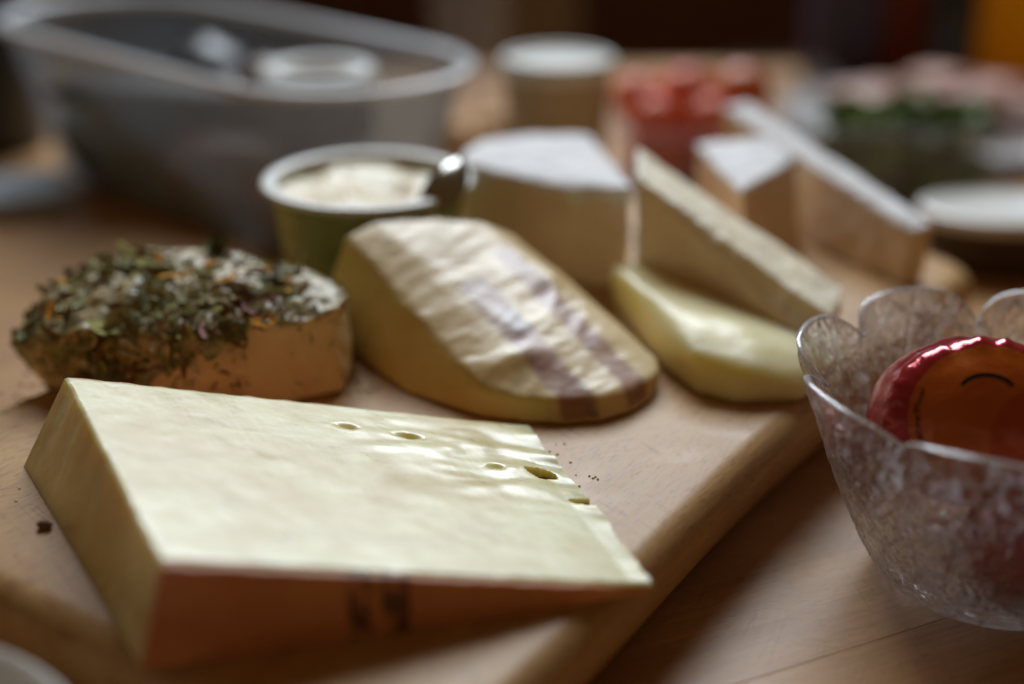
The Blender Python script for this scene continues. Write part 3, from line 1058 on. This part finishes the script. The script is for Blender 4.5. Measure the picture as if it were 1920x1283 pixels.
# rounded lip
lip0 = len(V)
for i in range(na):
    a, b = Vector(V[gi(0, nu, i)]), Vector(V[gi(1, nu, i)])
    c = (a + b) / 2
    V.append((c.x, c.y, c.z + 0.01))
for i in range(na):
    i2 = (i + 1) % na
    F.append((gi(0, nu, i), gi(0, nu, i2), lip0 + i2, lip0 + i))
    F.append((lip0 + i, lip0 + i2, gi(1, nu, i2), gi(1, nu, i)))
F.append(tuple(gi(0, 0, i) for i in range(na))[::-1])
F.append(tuple(gi(1, 0, i) for i in range(na)))
gl = obj('glass_bowl', V, F, M['glass'], None, (*GC, -1), mi=[0] * len(F))
V, F = [], []
t = NT('glass_rim')
t.set(Base_Color=(0.96, 0.96, 0.98), Roughness=0.08, IOR=1.45)
t.b.inputs['Transmission Weight'].default_value = 0.75
M['glass_rim'] = t.m
nr_ = 8
for i in range(na):
    a, b = Vector(bowl_pt(2 * math.pi * i / na, 1.0, 0.0)), Vector(bowl_pt(2 * math.pi * i / na, 1.0, 0.24))
    c = (a + b) / 2 + Vector((0, 0, 0.045))
    d = (a - b).normalized()
    for k in range(nr_):
        q = 2 * math.pi * k / nr_
        V.append(c + d * (0.085 * math.cos(q)) + Vector((0, 0, 0.035 * math.sin(q))))
for i in range(na):
    for k in range(nr_):
        F.append((i * nr_ + k, ((i + 1) % na) * nr_ + k, ((i + 1) % na) * nr_ + (k + 1) % nr_, i * nr_ + (k + 1) % nr_))
obj('rim', V, F, M['glass_rim'], gl)
tag(gl, 'frosted leaf patterned glass bowl with scalloped rim, holding foil sweets', 'bowl')

def sweet_mat(name, label_dir):
    t = NT(name)
    tc = t.new('ShaderNodeTexCoord')
    nrmz = t.new('ShaderNodeVectorMath', operation='NORMALIZE')
    t.link(tc.outputs['Object'], nrmz.inputs[0])
    dt = t.new('ShaderNodeVectorMath', operation='DOT_PRODUCT')
    t.link(nrmz.outputs[0], dt.inputs[0])
    dt.inputs[1].default_value = label_dir
    n1 = t.noise(tc.outputs['Object'], 45, 3)
    red = t.ramp(n1, [(0.3, (0.38, 0.014, 0.026)), (0.7, (0.52, 0.028, 0.042))])
    org = t.ramp(n1, [(0.3, (0.50, 0.085, 0.006)), (0.7, (0.62, 0.15, 0.012))])
    patch = t.new('ShaderNodeVectorMath', operation='DOT_PRODUCT')
    t.link(nrmz.outputs[0], patch.inputs[0])
    pd = (Vector(label_dir) + Vector((0.42, 0.0, -0.26))).normalized()
    patch.inputs[1].default_value = pd
    org = t.mix(t.ramp(patch.outputs['Value'], [(0.84, 0.0), (0.87, 0.85)]), org, (0.46, 0.055, 0.008))
    col = t.mix(t.ramp(dt.outputs['Value'], [(0.60, 0.0), (0.612, 1.0)]), red, org)
    cr = t.noise(tc.outputs['Object'], 95, 4, 0.6, 1.5)
    t.set(Base_Color=col, Roughness=0.17, Metallic=0.45, Normal=t.bump(cr, 0.3, 0.12))
    t.b.inputs['Coat Weight'].default_value = 0.6
    t.b.inputs['Coat Roughness'].default_value = 0.12
    return t.m
def sweet(c, r, label_dir, mat, seed, label):
    """foil ball with gathered pleats round the printed disc"""
    L = Vector(label_dir).normalized()
    bm = bmesh.new()
    bmesh.ops.create_icosphere(bm, subdivisions=5, radius=1)
    X = L.orthogonal().normalized()
    Y = L.cross(X)
    V = []
    for v in bm.verts:
        d = v.co.normalized()
        k = d.dot(L)
        ang = math.atan2(d.dot(Y), d.dot(X))
        e = math.exp(-((k - 0.52) / 0.13) ** 2)
        w = 1 + e * (0.055 + 0.045 * noise.noise(Vector((math.cos(ang) * 5, math.sin(ang) * 5, seed))))
        w += 0.03 * e * abs(noise.noise(Vector((math.cos(ang) * 7, math.sin(ang) * 7, k * 6)))) - 0.012 * abs(noise.noise(d * 5 + Vector((0, seed, 0))))
        w += 0.025 * noise.noise(d * 2.2 + Vector((seed, 0, 0))) + 0.020 * e * math.sin(ang * 29 + 4 * k + 1.5 * noise.noise(d * 3))
        V.append(Vector(c) + Vector((d.x * r[0], d.y * r[1], d.z * r[2])) * w)
    F = [tuple(v.index for v in f.verts) for f in bm.faces]
    bm.free()
    o = obj('foil_sweet', V, F, mat, None, c)
    tag(o, label, 'sweet', 'foil sweets in the glass bowl')
    return o
main_dir = Vector((-0.04, -0.86, 0.46)).normalized()
SC, SR = (12.0, 33.2, 3.55), (2.75, 2.3, 2.2)
M['sweet_a'] = sweet_mat('foil_orange_disc', tuple(main_dir))
ms = sweet(SC, SR, main_dir, M['sweet_a'], 3, 'large red foil sweet with printed orange disc, topmost in the glass bowl')
M['sweet_b'] = sweet_mat('foil_red', (0.2, 0.3, -0.93))
sweet((16.1, 32.0, 2.9), (1.6, 1.6, 1.6), (0.2, 0.3, 0.9), M['sweet_b'], 5, 'plain red foil sweet at the right side of the glass bowl')
sweet((14.4, 35.2, 3.0), (1.45, 1.45, 1.45), (0.2, 0.3, 0.9), M['sweet_b'], 6, 'red foil sweet at the back of the glass bowl')
sweet((13.3, 31.0, 1.35), (1.9, 1.5, 1.7), (0.2, 0.3, 0.9), M['sweet_b'], 7, 'red foil sweet low at the front of the glass bowl')
# print on the big sweet: a dark arc and the line of small letters along the disc's edge
M['ink'] = plain('black_ink', (0.012, 0.010, 0.010), 0.95, 0.02, Specular_IOR_Level=0.05)
Lx = Vector((0, 0, 1)).cross(main_dir).normalized()       # to the right as the camera sees it
Ly = main_dir.cross(Lx).normalized()
def on_ball(ang, rad, lift=1.012):
    """polar place on the printed disc: ang from +right, rad = angle from the disc's centre"""
    d = main_dir * math.cos(rad) + (Lx * math.cos(ang) + Ly * math.sin(ang)) * math.sin(rad)
    k = d.dot(main_dir)
    e = math.exp(-((k - 0.52) / 0.13) ** 2)
    w = 1 + e * (0.055 + 0.045 * noise.noise(Vector((0, 0, 3)))) + 0.025 * noise.noise(d * 2.2 + Vector((3, 0, 0)))
    p = Vector((d.x * SR[0], d.y * SR[1], d.z * SR[2])) 
    return d, p, w
dg = bpy.context.evaluated_depsgraph_get()
tree = BVHTree.FromPolygons([v.co.copy() for v in ms.data.vertices], [tuple(p.vertices) for p in ms.data.polygons])
def stick(ang, rad, lift=0.0006):
    d = on_ball(ang, rad)[0]
    hit = tree.ray_cast(d * 0.2, -d)
    return (hit[0] + d * lift) / U + Vector(SC)
V, F = [], []
m = 40
for i in range(m + 1):
    u = i / m
    a = math.radians(152 - 124 * u)
    wd = 0.028 * (0.6 + 0.4 * math.sin(math.pi * u))
    # arc about a centre up and right of the disc's middle
    for s_ in (-1, 1):
        px = -0.10 + (0.31 + s_ * wd) * math.cos(a)
        py = 0.24 + (0.24 + s_ * wd) * math.sin(a)
        V.append(stick(math.atan2(py, px), math.hypot(px, py)))
for i in range(m):
    F.append((2 * i, 2 * i + 1, 2 * i + 3, 2 * i + 2))
obj('printed_arc', V, F, M['ink'], ms)
fc = bpy.data.curves.new('print', 'FONT')
fc.body = '\u00a9Disney/Pixar'
fc.size = 1.0
to = bpy.data.objects.new('print', fc)
COL.objects.link(to)
dg = bpy.context.evaluated_depsgraph_get()
tm = bpy.data.meshes.new_from_object(to.evaluated_get(dg))
bpy.data.objects.remove(to)
wid = max(v.co.x for v in tm.vertices)
V = []
for v in tm.vertices:
    a = math.radians(214 - 58 * v.co.x / wid)      # reads upwards along the left edge
    rad = 0.80 + 0.085 * v.co.y
    V.append(stick(a, rad))
F = [tuple(p.vertices) for p in tm.polygons]
obj('printed_letters', V, F, M['ink'], ms, smooth=False)

# ------------------------------------------------------------------ crumb on the board, plate corner in front
M['crust'] = plain('crumb_brown', (0.28, 0.13, 0.05), 0.7, 0.3, 200)
V, F = blob((-11.5, 30.35, 2.11), (0.20, 0.12, 0.12), 9, 0.3, 2)
tag(obj('crumb', V, F, M['crust'], None, (-11.5, 30.35, 2.0)), 'tiny brown crumb on the board left of the hard cheese', 'crumb')
pcx, pcy = -12.83, 19.06
V, F = lathe([(0, -0.98), (2.6, -0.98), (2.8, -0.8), (4.3, 0.6), (5.2, 2.4), (5.42, 2.92), (5.5, 3.0), (5.42, 3.06), (5.2, 2.95), (4.2, 0.95), (2.7, -0.45), (0, -0.6)], 96, (pcx, pcy))
tag(obj('white_bowl', V, F, M['white_plastic'], None, (pcx, pcy, -1), angle=60), 'white bowl rim cut off at the near left corner', 'bowl')

# ------------------------------------------------------------------ storage box behind on the left
t = NT('cloudy_plastic')
t.set(Base_Color=(0.58, 0.70, 0.82), Roughness=0.2)
t.b.inputs['Transmission Weight'].default_value = 0.0
tr = t.new('ShaderNodeBsdfTransparent')
tr.inputs[0].default_value = (0.84, 0.86, 0.88, 1)
mx = t.new('ShaderNodeMixShader')
mx.inputs[0].default_value = 0.72
t.link(t.b.outputs[0], mx.inputs[1])
t.link(tr.outputs[0], mx.inputs[2])
t.link(mx.outputs[0], t.out.inputs[0])
M['cloudy'] = t.m
t = NT('cloudy_rim')
t.set(Base_Color=(0.84, 0.87, 0.90), Roughness=0.12)
tr = t.new('ShaderNodeBsdfTransparent')
tr.inputs[0].default_value = (0.80, 0.81, 0.83, 1)
mx = t.new('ShaderNodeMixShader')
mx.inputs[0].default_value = 0.18
t.link(t.b.outputs[0], mx.inputs[1])
t.link(tr.outputs[0], mx.inputs[2])
t.link(mx.outputs[0], t.out.inputs[0])
M['cloudy_rim'] = t.m
bang = 2.39
bdir = Vector((math.cos(bang), math.sin(bang)))
bper = Vector((-bdir.y, bdir.x)) * -1
bhx, bhy, bh = 14.2, 5.8, 7.0
bc = Vector((-13.6, 66.3))
box = thing('storage_box', (bc.x, bc.y, -1), 'big translucent plastic storage box with rounded ends, behind on the left', 'box')
def bring(k, z, r):
    return [(x, y, z) for x, y in rrect(bhx - k, bhy - k, r, bang, (bc.x, bc.y), 10)]
V, F = loops([bring(2.6, -0.98, 3.0), bring(2.2, -0.7, 3.4), bring(0.45, bh - 0.35, 5.2), bring(0.62, bh - 0.35, 5.0), bring(2.4, -0.45, 3.2)])
obj('body', V, F, M['cloudy'], box, angle=40)
V, F = loops([bring(0.42, bh - 0.34, 5.2), bring(0.0, bh - 0.25, 5.6), bring(-0.05, bh, 5.65), bring(0.08, bh + 0.10, 5.5), bring(0.45, bh + 0.08, 5.2), bring(0.62, bh - 0.1, 5.0), bring(0.62, bh - 0.34, 5.0), bring(0.42, bh - 0.34, 5.2)], False, False)
obj('rim', V, F, M['cloudy_rim'], box, angle=60)
def inbox(a, b, z):
    p = bc + bdir * a + bper * b
    return (p.x, p.y, z - 0.9)
M['bag_red'] = plain('dark_red_wrap', (0.30, 0.05, 0.02), 0.4, 0.3, 30)
M['bag_brown'] = plain('brown_wrap', (0.25, 0.09, 0.035), 0.5, 0.3, 30)
M['bag_green'] = plain('dark_green_wrap', (0.08, 0.10, 0.05), 0.4, 0.3, 40)
M['bag_blue'] = plain('grey_blue_wrap', (0.05, 0.055, 0.06), 0.4, 0.2, 30)
M['dark_filler'] = plain('dark_filler_wrap', (0.025, 0.018, 0.014), 0.45, 0.3, 30)  # for a packet added to make the open box read dark inside
M['bag_orange'] = plain('amber_wrap', (0.16, 0.06, 0.015), 0.4, 0.3, 40)
for a, b, z, r, mt, lab in ((-8.2, -0.6, 1.9, (3.6, 2.9, 2.1), 'bag_red', 'dark red wrapped packet low in the storage box near its right end'),
                            (-1.6, -0.7, 1.9, (3.6, 2.9, 2.1), 'bag_brown', 'brown wrapped packet in the middle of the storage box'),
                            (6.2, -0.5, 2.4, (4.2, 2.9, 2.7), 'bag_green', 'dark green packet at the left end of the storage box'),
                            (3.4, 1.5, 4.6, (2.6, 1.9, 2.4), 'bag_blue', 'grey blue packet standing inside the storage box'),
                            (2.6, -0.6, 5.1, (6.5, 2.6, 0.75), 'dark_filler', 'flat black brown packet added so the inside of the storage box looks dark'),
                            (-1.6, 1.9, 4.3, (2.2, 1.6, 2.5), 'bag_orange', 'amber brown packet inside the storage box beside the jar')):
    c = inbox(a, b, z)
    V, F = blob(c, r, a, 0.25)
    tag(obj('wrapped_packet', V, F, M[mt], None, (c[0], c[1], c[2] - r[2])), lab, 'packet', 'packets inside the storage box')
jc = inbox(-6.2, 0.7, 4.1)
jar = thing('lidded_jar', jc, 'round jar with white ring lid inside the storage box', 'jar')
V, F = lathe([(0, jc[2]), (2.3, jc[2]), (2.4, jc[2] + 0.3), (2.4, jc[2] + 2.3), (2.2, jc[2] + 2.5), (0, jc[2] + 2.5)], 40, jc[:2])
obj('body', V, F, M['bag_brown'], jar, angle=40)
V, F = lathe([(1.55, jc[2] + 2.52), (2.5, jc[2] + 2.52), (2.58, jc[2] + 2.9), (2.45, jc[2] + 3.2), (1.75, jc[2] + 3.2), (1.6, jc[2] + 2.85), (1.55, jc[2] + 2.52)], 40, jc[:2])
obj('lid', V, F, M['white_plastic'], jar)

V, F = lathe([(0, -0.98), (3.6, -0.98), (3.9, -0.6), (4.1, 6.5), (4.2, 6.7), (4.0, 6.7), (3.7, -0.2), (0, -0.2)], 48, (-29.6, 76.5))
tag(obj('added_dark_pot', V, F, plain('pot_black', (0.012, 0.014, 0.014), 0.4, 0.1), None, (-29.6, 76.5, -1), angle=50), 'dark pot added to darken the far left edge behind the box', 'pot')  # pot added to hide the lit strip of table at the left edge
V, F = loops([[(x, y, -0.98 + 0.0 * x) for x, y in rrect(3.2, 2.4, 0.5, 0.35, (-24.8, 65.5), 4)], [(x, y, -0.1 + 0.25 * noise.noise(Vector((x, y, 0)))) for x, y in rrect(3.3, 2.5, 0.6, 0.35, (-24.8, 65.5), 4)],
              [(x, y, 0.1 + 0.25 * noise.noise(Vector((x, y, 2)))) for x, y in rrect(2.6, 1.9, 0.6, 0.35, (-24.8, 65.5), 4)]])
tag(obj('paper_napkin', V, F, plain('grey_blue_paper', (0.36, 0.40, 0.43), 0.8, 0.05), None, (-24.8, 65.5, -1), angle=50), 'folded grey blue paper napkin at the left edge beside the box', 'napkin')

# ------------------------------------------------------------------ beige cup, tomatoes, salad, lids
M['beige'] = plain('beige_card', (0.52, 0.40, 0.24), 0.55, 0.08, 30)
cc = (2.1, 65.1)
cup = thing('beige_cup', (*cc, -1), 'tall beige cardboard cup with white lid in the background', 'cup')
V, F = lathe([(0, -0.98), (2.05, -0.98), (2.15, -0.8), (2.5, 5.6), (2.5, 5.64), (0, 5.64)], 48, cc)
obj('body', V, F, M['beige'], cup, angle=40)
V, F = lathe([(2.48, 5.65), (2.65, 5.65), (2.67, 6.15), (2.52, 6.35), (2.3, 6.33), (2.2, 6.15), (0, 6.15)], 48, cc)
obj('lid', V, F, M['white_plastic'], cup, angle=40)

t = NT('clear_plastic')
t.set(Base_Color=(0.85, 0.87, 0.90), Roughness=0.15)
tr = t.new('ShaderNodeBsdfTransparent')
tr.inputs[0].default_value = (0.93, 0.93, 0.94, 1)
mx = t.new('ShaderNodeMixShader')
mx.inputs[0].default_value = 0.93
t.link(t.b.outputs[0], mx.inputs[1])
t.link(tr.outputs[0], mx.inputs[2])
t.link(mx.outputs[0], t.out.inputs[0])
M['clear'] = t.m
def punnet(name, c, hx, hy, h, ang, label, cat):
    e = thing(name, (*c, -1), label, cat)
    def rg(k, z):
        return [(x, y, z) for x, y in rrect(hx - k, hy - k, min(hx, hy) * 0.35, ang, c, 6)]
    V, F = loops([rg(0.6, -0.97), rg(0.02, h - 0.2), rg(0.12, h - 0.2), rg(0.7, -0.84)])
    obj('tray', V, F, M['clear'], e, angle=40)
    V, F = loops([rg(0.0, h - 0.19), rg(-0.45, h - 0.17), rg(-0.45, h - 0.02), rg(0.1, h), rg(0.1, h - 0.19), rg(0, h - 0.19)], False, False)
    obj('rim', V, F, M['clear'], e, angle=40)
    return e
punnet('tomato_punnet', (8.9, 69.8), 3.8, 4.2, 2.7, 0.1, 'clear punnet full of red tomatoes behind the brie', 'punnet')
M['tomato'] = plain('tomato_red', (0.90, 0.16, 0.06), 0.5, 0.1, 40)
M['tomato_o'] = plain('tomato_orange', (0.76, 0.17, 0.015), 0.4, 0.1, 40)
tpos = [(7.2, 67.6, 0.5), (10.3, 67.5, 0.5), (7.2, 70.7, 0.5), (10.3, 70.7, 0.5), (8.8, 72.6, 0.5),
        (6.9, 68.2, 2.6), (9.6, 68.3, 2.5), (7.3, 71.0, 2.6), (6.2, 69.5, 3.4), (8.7, 69.9, 3.6), (11.4, 69.9, 3.6)]
wherew = ['low at the near left', 'low at the near right', 'low at the far left', 'low at the far right', 'low at the back', 'above the near left one', 'above the near right one', 'in the middle layer at the back',
          'on the heap at the left', 'on the heap in the middle', 'topmost at the right, more orange than red']
for k, (x, y, z) in enumerate(tpos):
    r = 1.38 + 0.1 * math.sin(k * 2.1)
    V, F = blob((x, y, z), (r, r, r * 0.92), k, 0.05)
    o = obj('tomato', V, F, M['tomato_o'] if k == 10 else M['tomato'], None, (x, y, z - r * 0.92))
    tag(o, ('orange' if k == 10 else 'red') + ' tomato ' + wherew[k] + ' in the punnet', 'tomato', 'tomatoes in the punnet')

punnet('salad_box', (19.6, 68.8), 5.6, 4.8, 3.2, -0.15, 'clear box of green salad leaves on the far right', 'box')
t = NT('salad_green')
v = t.coords()
n1 = t.noise(v, 70, 3)
t.set(Base_Color=t.ramp(n1, [(0.35, (0.04, 0.075, 0.018)), (0.50, (0.16, 0.25, 0.06)), (0.66, (0.48, 0.58, 0.28))]), Roughness=0.5)
M['salad'] = t.m
V, F = [], []
for k in range(240):
    a, r = rnd.uniform(0, 6.28), math.sqrt(rnd.random()) * 0.92
    c = Vector((19.6 + 4.3 * r * math.cos(a), 68.8 + 3.6 * r * math.sin(a), rnd.uniform(-0.4, 3.0)))
    lv, lf = leaf_geo(rnd.uniform(1.2, 2.2), rnd.uniform(0.8, 1.5), 0.3, 1.0, k)
    q = Vector((rnd.gauss(0, 1), rnd.gauss(0, 1), rnd.gauss(0.6, 1))).normalized().to_track_quat('Z', 'Y').to_matrix()
    b = len(V)
    V += [c + q @ Vector(x) for x in lv]
    F += [tuple(i + b for i in f) for f in lf]
V = [(min(max(x, 15.1), 24.1), min(max(y, 64.9), 72.7), min(max(z, -0.75), 3.5)) for x, y, z in V]
o = obj('salad_leaves', V, F, M['salad'], None, (19.6, 68.8, -0.8))
o['kind'] = 'stuff'
tag(o, 'dark and pale green salad leaves filling the clear box', 'salad')

M['ham'] = plain('cold_cut_pink', (0.58, 0.30, 0.22), 0.5, 0.1, 30)
plat = thing('serving_platter', (24.6, 79.5, -1), 'pale serving platter of pink cold cuts at the far right', 'platter')
V, F = lathe([(0, -0.97), (6.3, -0.97), (9.0, -0.2), (9.1, -0.05), (8.8, -0.05), (6.2, -0.75), (0, -0.78)], 56, (24.6, 79.5))
obj('dish', V, F, M['white_plastic'], plat, angle=50)
for k in range(9):
    a = k * 0.7
    c = (24.6 + 4.8 * math.cos(a) * (0.4 if k > 6 else 1), 79.5 + 3.8 * math.sin(a) * (0.4 if k > 6 else 1), 0.4 + 0.35 * (k % 3))
    V, F = blob(c, (2.2, 1.7, 0.75), k, 0.3)
    tag(obj('cold_cut', V, F, M['ham'], None, (c[0], c[1], c[2] - 0.7)), 'folded pink cold cut slice ' + ('at the right end', 'at the far right', 'at the far edge', 'at the far left', 'at the left end', 'at the near left', 'at the near edge', 'in the middle, left half,', 'in the middle, right half,')[k] + ' of the far platter', 'cold cut', 'cold cuts on the platter')

M['lid_shade'] = plain('lid_shade_brown', (0.060, 0.028, 0.012), 0.5, 0.2, 20)
lc = (20.9, 57.6)
pot = thing('lid_on_shade_body', (*lc, -1), 'flat white oval lid beside the board end, on a dark brown body standing for its shadow', 'dish')
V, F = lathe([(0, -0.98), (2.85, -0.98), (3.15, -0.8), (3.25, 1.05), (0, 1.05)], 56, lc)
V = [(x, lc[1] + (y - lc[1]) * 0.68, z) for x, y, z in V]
obj('body', V, F, M['lid_shade'], pot, angle=40)  # dark brown body put in for the shadow under the raised lid
V, F = lathe([(0, 1.07), (3.55, 1.07), (3.67, 1.2), (3.62, 1.56), (3.36, 1.62), (3.15, 1.5), (0, 1.5)], 56, lc)
V = [(x, lc[1] + (y - lc[1]) * 0.68, z) for x, y, z in V]
obj('lid', V, F, M['white_plastic'], pot, angle=40)

gcx, gcy = 14.2, 76.5
V, F = lathe([(0, -0.98), (2.3, -0.98), (3.2, 3.4), (3.1, 3.4), (2.2, -0.7), (0, -0.7)], 40, (gcx, gcy))
tag(obj('plastic_cup', V, F, M['clear'], None, (gcx, gcy, -1), angle=50), 'empty clear plastic cup behind the tomatoes', 'cup')

# small dish of yellow bites between the storage box and the beige cup
M['bite'] = plain('yellow_bite', (0.60, 0.30, 0.06), 0.5, 0.2, 60)
for k, (x, y, lab) in enumerate(((-1.9, 73.5, 'yellow snack bite on the table left of the beige cup'), (-3.4, 75.4, 'yellow snack bite on the table nearest the storage box'), (-0.9, 77.5, 'yellow snack bite on the table behind the beige cup'))):
    V, F = blob((x, y, -0.12), (1.2, 1.0, 0.85), k, 0.3, 2)
    tag(obj('snack_bite', V, F, M['bite'], None, (x, y, -1)), lab, 'snack', 'yellow bites beside the beige cup')

# drinking glass far behind, between box and cup
V, F = lathe([(0, -0.98), (2.4, -0.98), (2.8, 9), (2.7, 9), (2.3, -0.5), (0, -0.5)], 40, (-2.7, 92))
tag(obj('drinking_glass', V, F, M['clear'], None, (-2.7, 92, -1), angle=50), 'tall clear drinking glass far behind the storage box', 'glass')

# packages at the far right table edge
def carton(name, c, hx, hy, h, ang, mat, label, cat):
    q = [rrect(hx, hy, 0.3, ang, c, 2)]
    V, F = loops([[(x, y, -0.98) for x, y in q[0]], [(x, y, h) for x, y in q[0]]])
    o = obj(name, V, F, mat, None, (*c, -1), smooth=False)
    add_bevel(o, 0.15, 2)
    return tag(o, label, cat)
M['navy'] = plain('navy_print', (0.06, 0.04, 0.08), 0.5, 0.3, 15)
M['orange'] = plain('orange_print', (0.30, 0.085, 0.025), 0.5, 0.2, 15)
M['yellow'] = plain('yellow_print', (0.75, 0.40, 0.008), 0.5, 0.1, 15)
M['black'] = plain('black_plastic', (0.012, 0.012, 0.012), 0.4, 0.1)
for k in ('yellow', 'orange'):
    mt = M[k]
    nt = mt.node_tree
    tl = nt.nodes.new('ShaderNodeBsdfTranslucent')
    pb = nt.nodes['Principled BSDF']
    nt.links.new(pb.inputs[0].links[0].from_socket, tl.inputs[0])
    ms_ = nt.nodes.new('ShaderNodeMixShader')
    ms_.inputs[0].default_value = 0.6
    nt.links.new(pb.outputs[0], ms_.inputs[1])
    nt.links.new(tl.outputs[0], ms_.inputs[2])
    nt.links.new(ms_.outputs[0], nt.nodes['Material Output'].inputs[0])
carton('navy_carton', (21.4, 93), 2.2, 1.5, 9, 0.1, M['navy'], 'dark navy carton at the far table edge', 'carton')
carton('orange_carton', (26.2, 94), 2.1, 1.5, 10, -0.1, M['orange'], 'dull orange carton between the navy carton and black bottle', 'carton')
V, F = lathe([(0, -0.98), (1.45, -0.98), (1.55, -0.7), (1.55, 5.0), (1.2, 6.5), (0.8, 7.3), (0.8, 9.0), (0, 9.0)], 32, (27.7, 90))
tag(obj('black_bottle', V, F, M['black'], None, (27.7, 90, -1), angle=50), 'slim black bottle before the orange carton', 'bottle')
carton('yellow_carton', (33.0, 93), 3.6, 1.5, 10, 0.05, M['yellow'], 'bright yellow carton at the far right corner', 'carton')

# chairs beyond the table
M['chair'] = plain('dark_chair', (0.15, 0.058, 0.024), 0.6, 0.2, 8)
def chair(x, y, w, label):
    e = thing('dining_chair', (x, y, -75), label, 'chair')
    def bx(nm, x0, x1, y0, y1, z0, z1):
        q = [(x0, y0), (x1, y0), (x1, y1), (x0, y1)]
        V, F = loops([[(a, b, z0) for a, b in q], [(a, b, z1) for a, b in q]])
        add_bevel(obj(nm, V, F, M['chair'], e, smooth=False), 0.6, 3)
    bx('seat', x - w, x + w, y - 20, y + 20, -33, -28)
    bx('backrest', x - w, x + w, y + 16.1, y + 19, -22, 20)
    for sx in (-1, 1):
        bx('leg', x + sx * (w - 3) - 2, x + sx * (w - 3) + 2, y - 19, y - 15, -74.9, -33.1)
        bx('leg', x + sx * (w - 3) - 2, x + sx * (w - 3) + 2, y + 16.2, y + 18.9, -74.9, -33.1)
        bx('back_post', x + sx * (w - 3) - 2, x + sx * (w - 3) + 2, y + 16.2, y + 18.9, -27.9, -22.1)
chair(17.5, 112, 11.5, 'dark brown chair back beyond the table, right of centre')
chair(-22, 118, 19, 'dark brown chair beyond the storage box, on the left')

print('triangles', sum(len(p.vertices) - 2 for o in S.objects if o.type == 'MESH' for p in o.data.polygons))
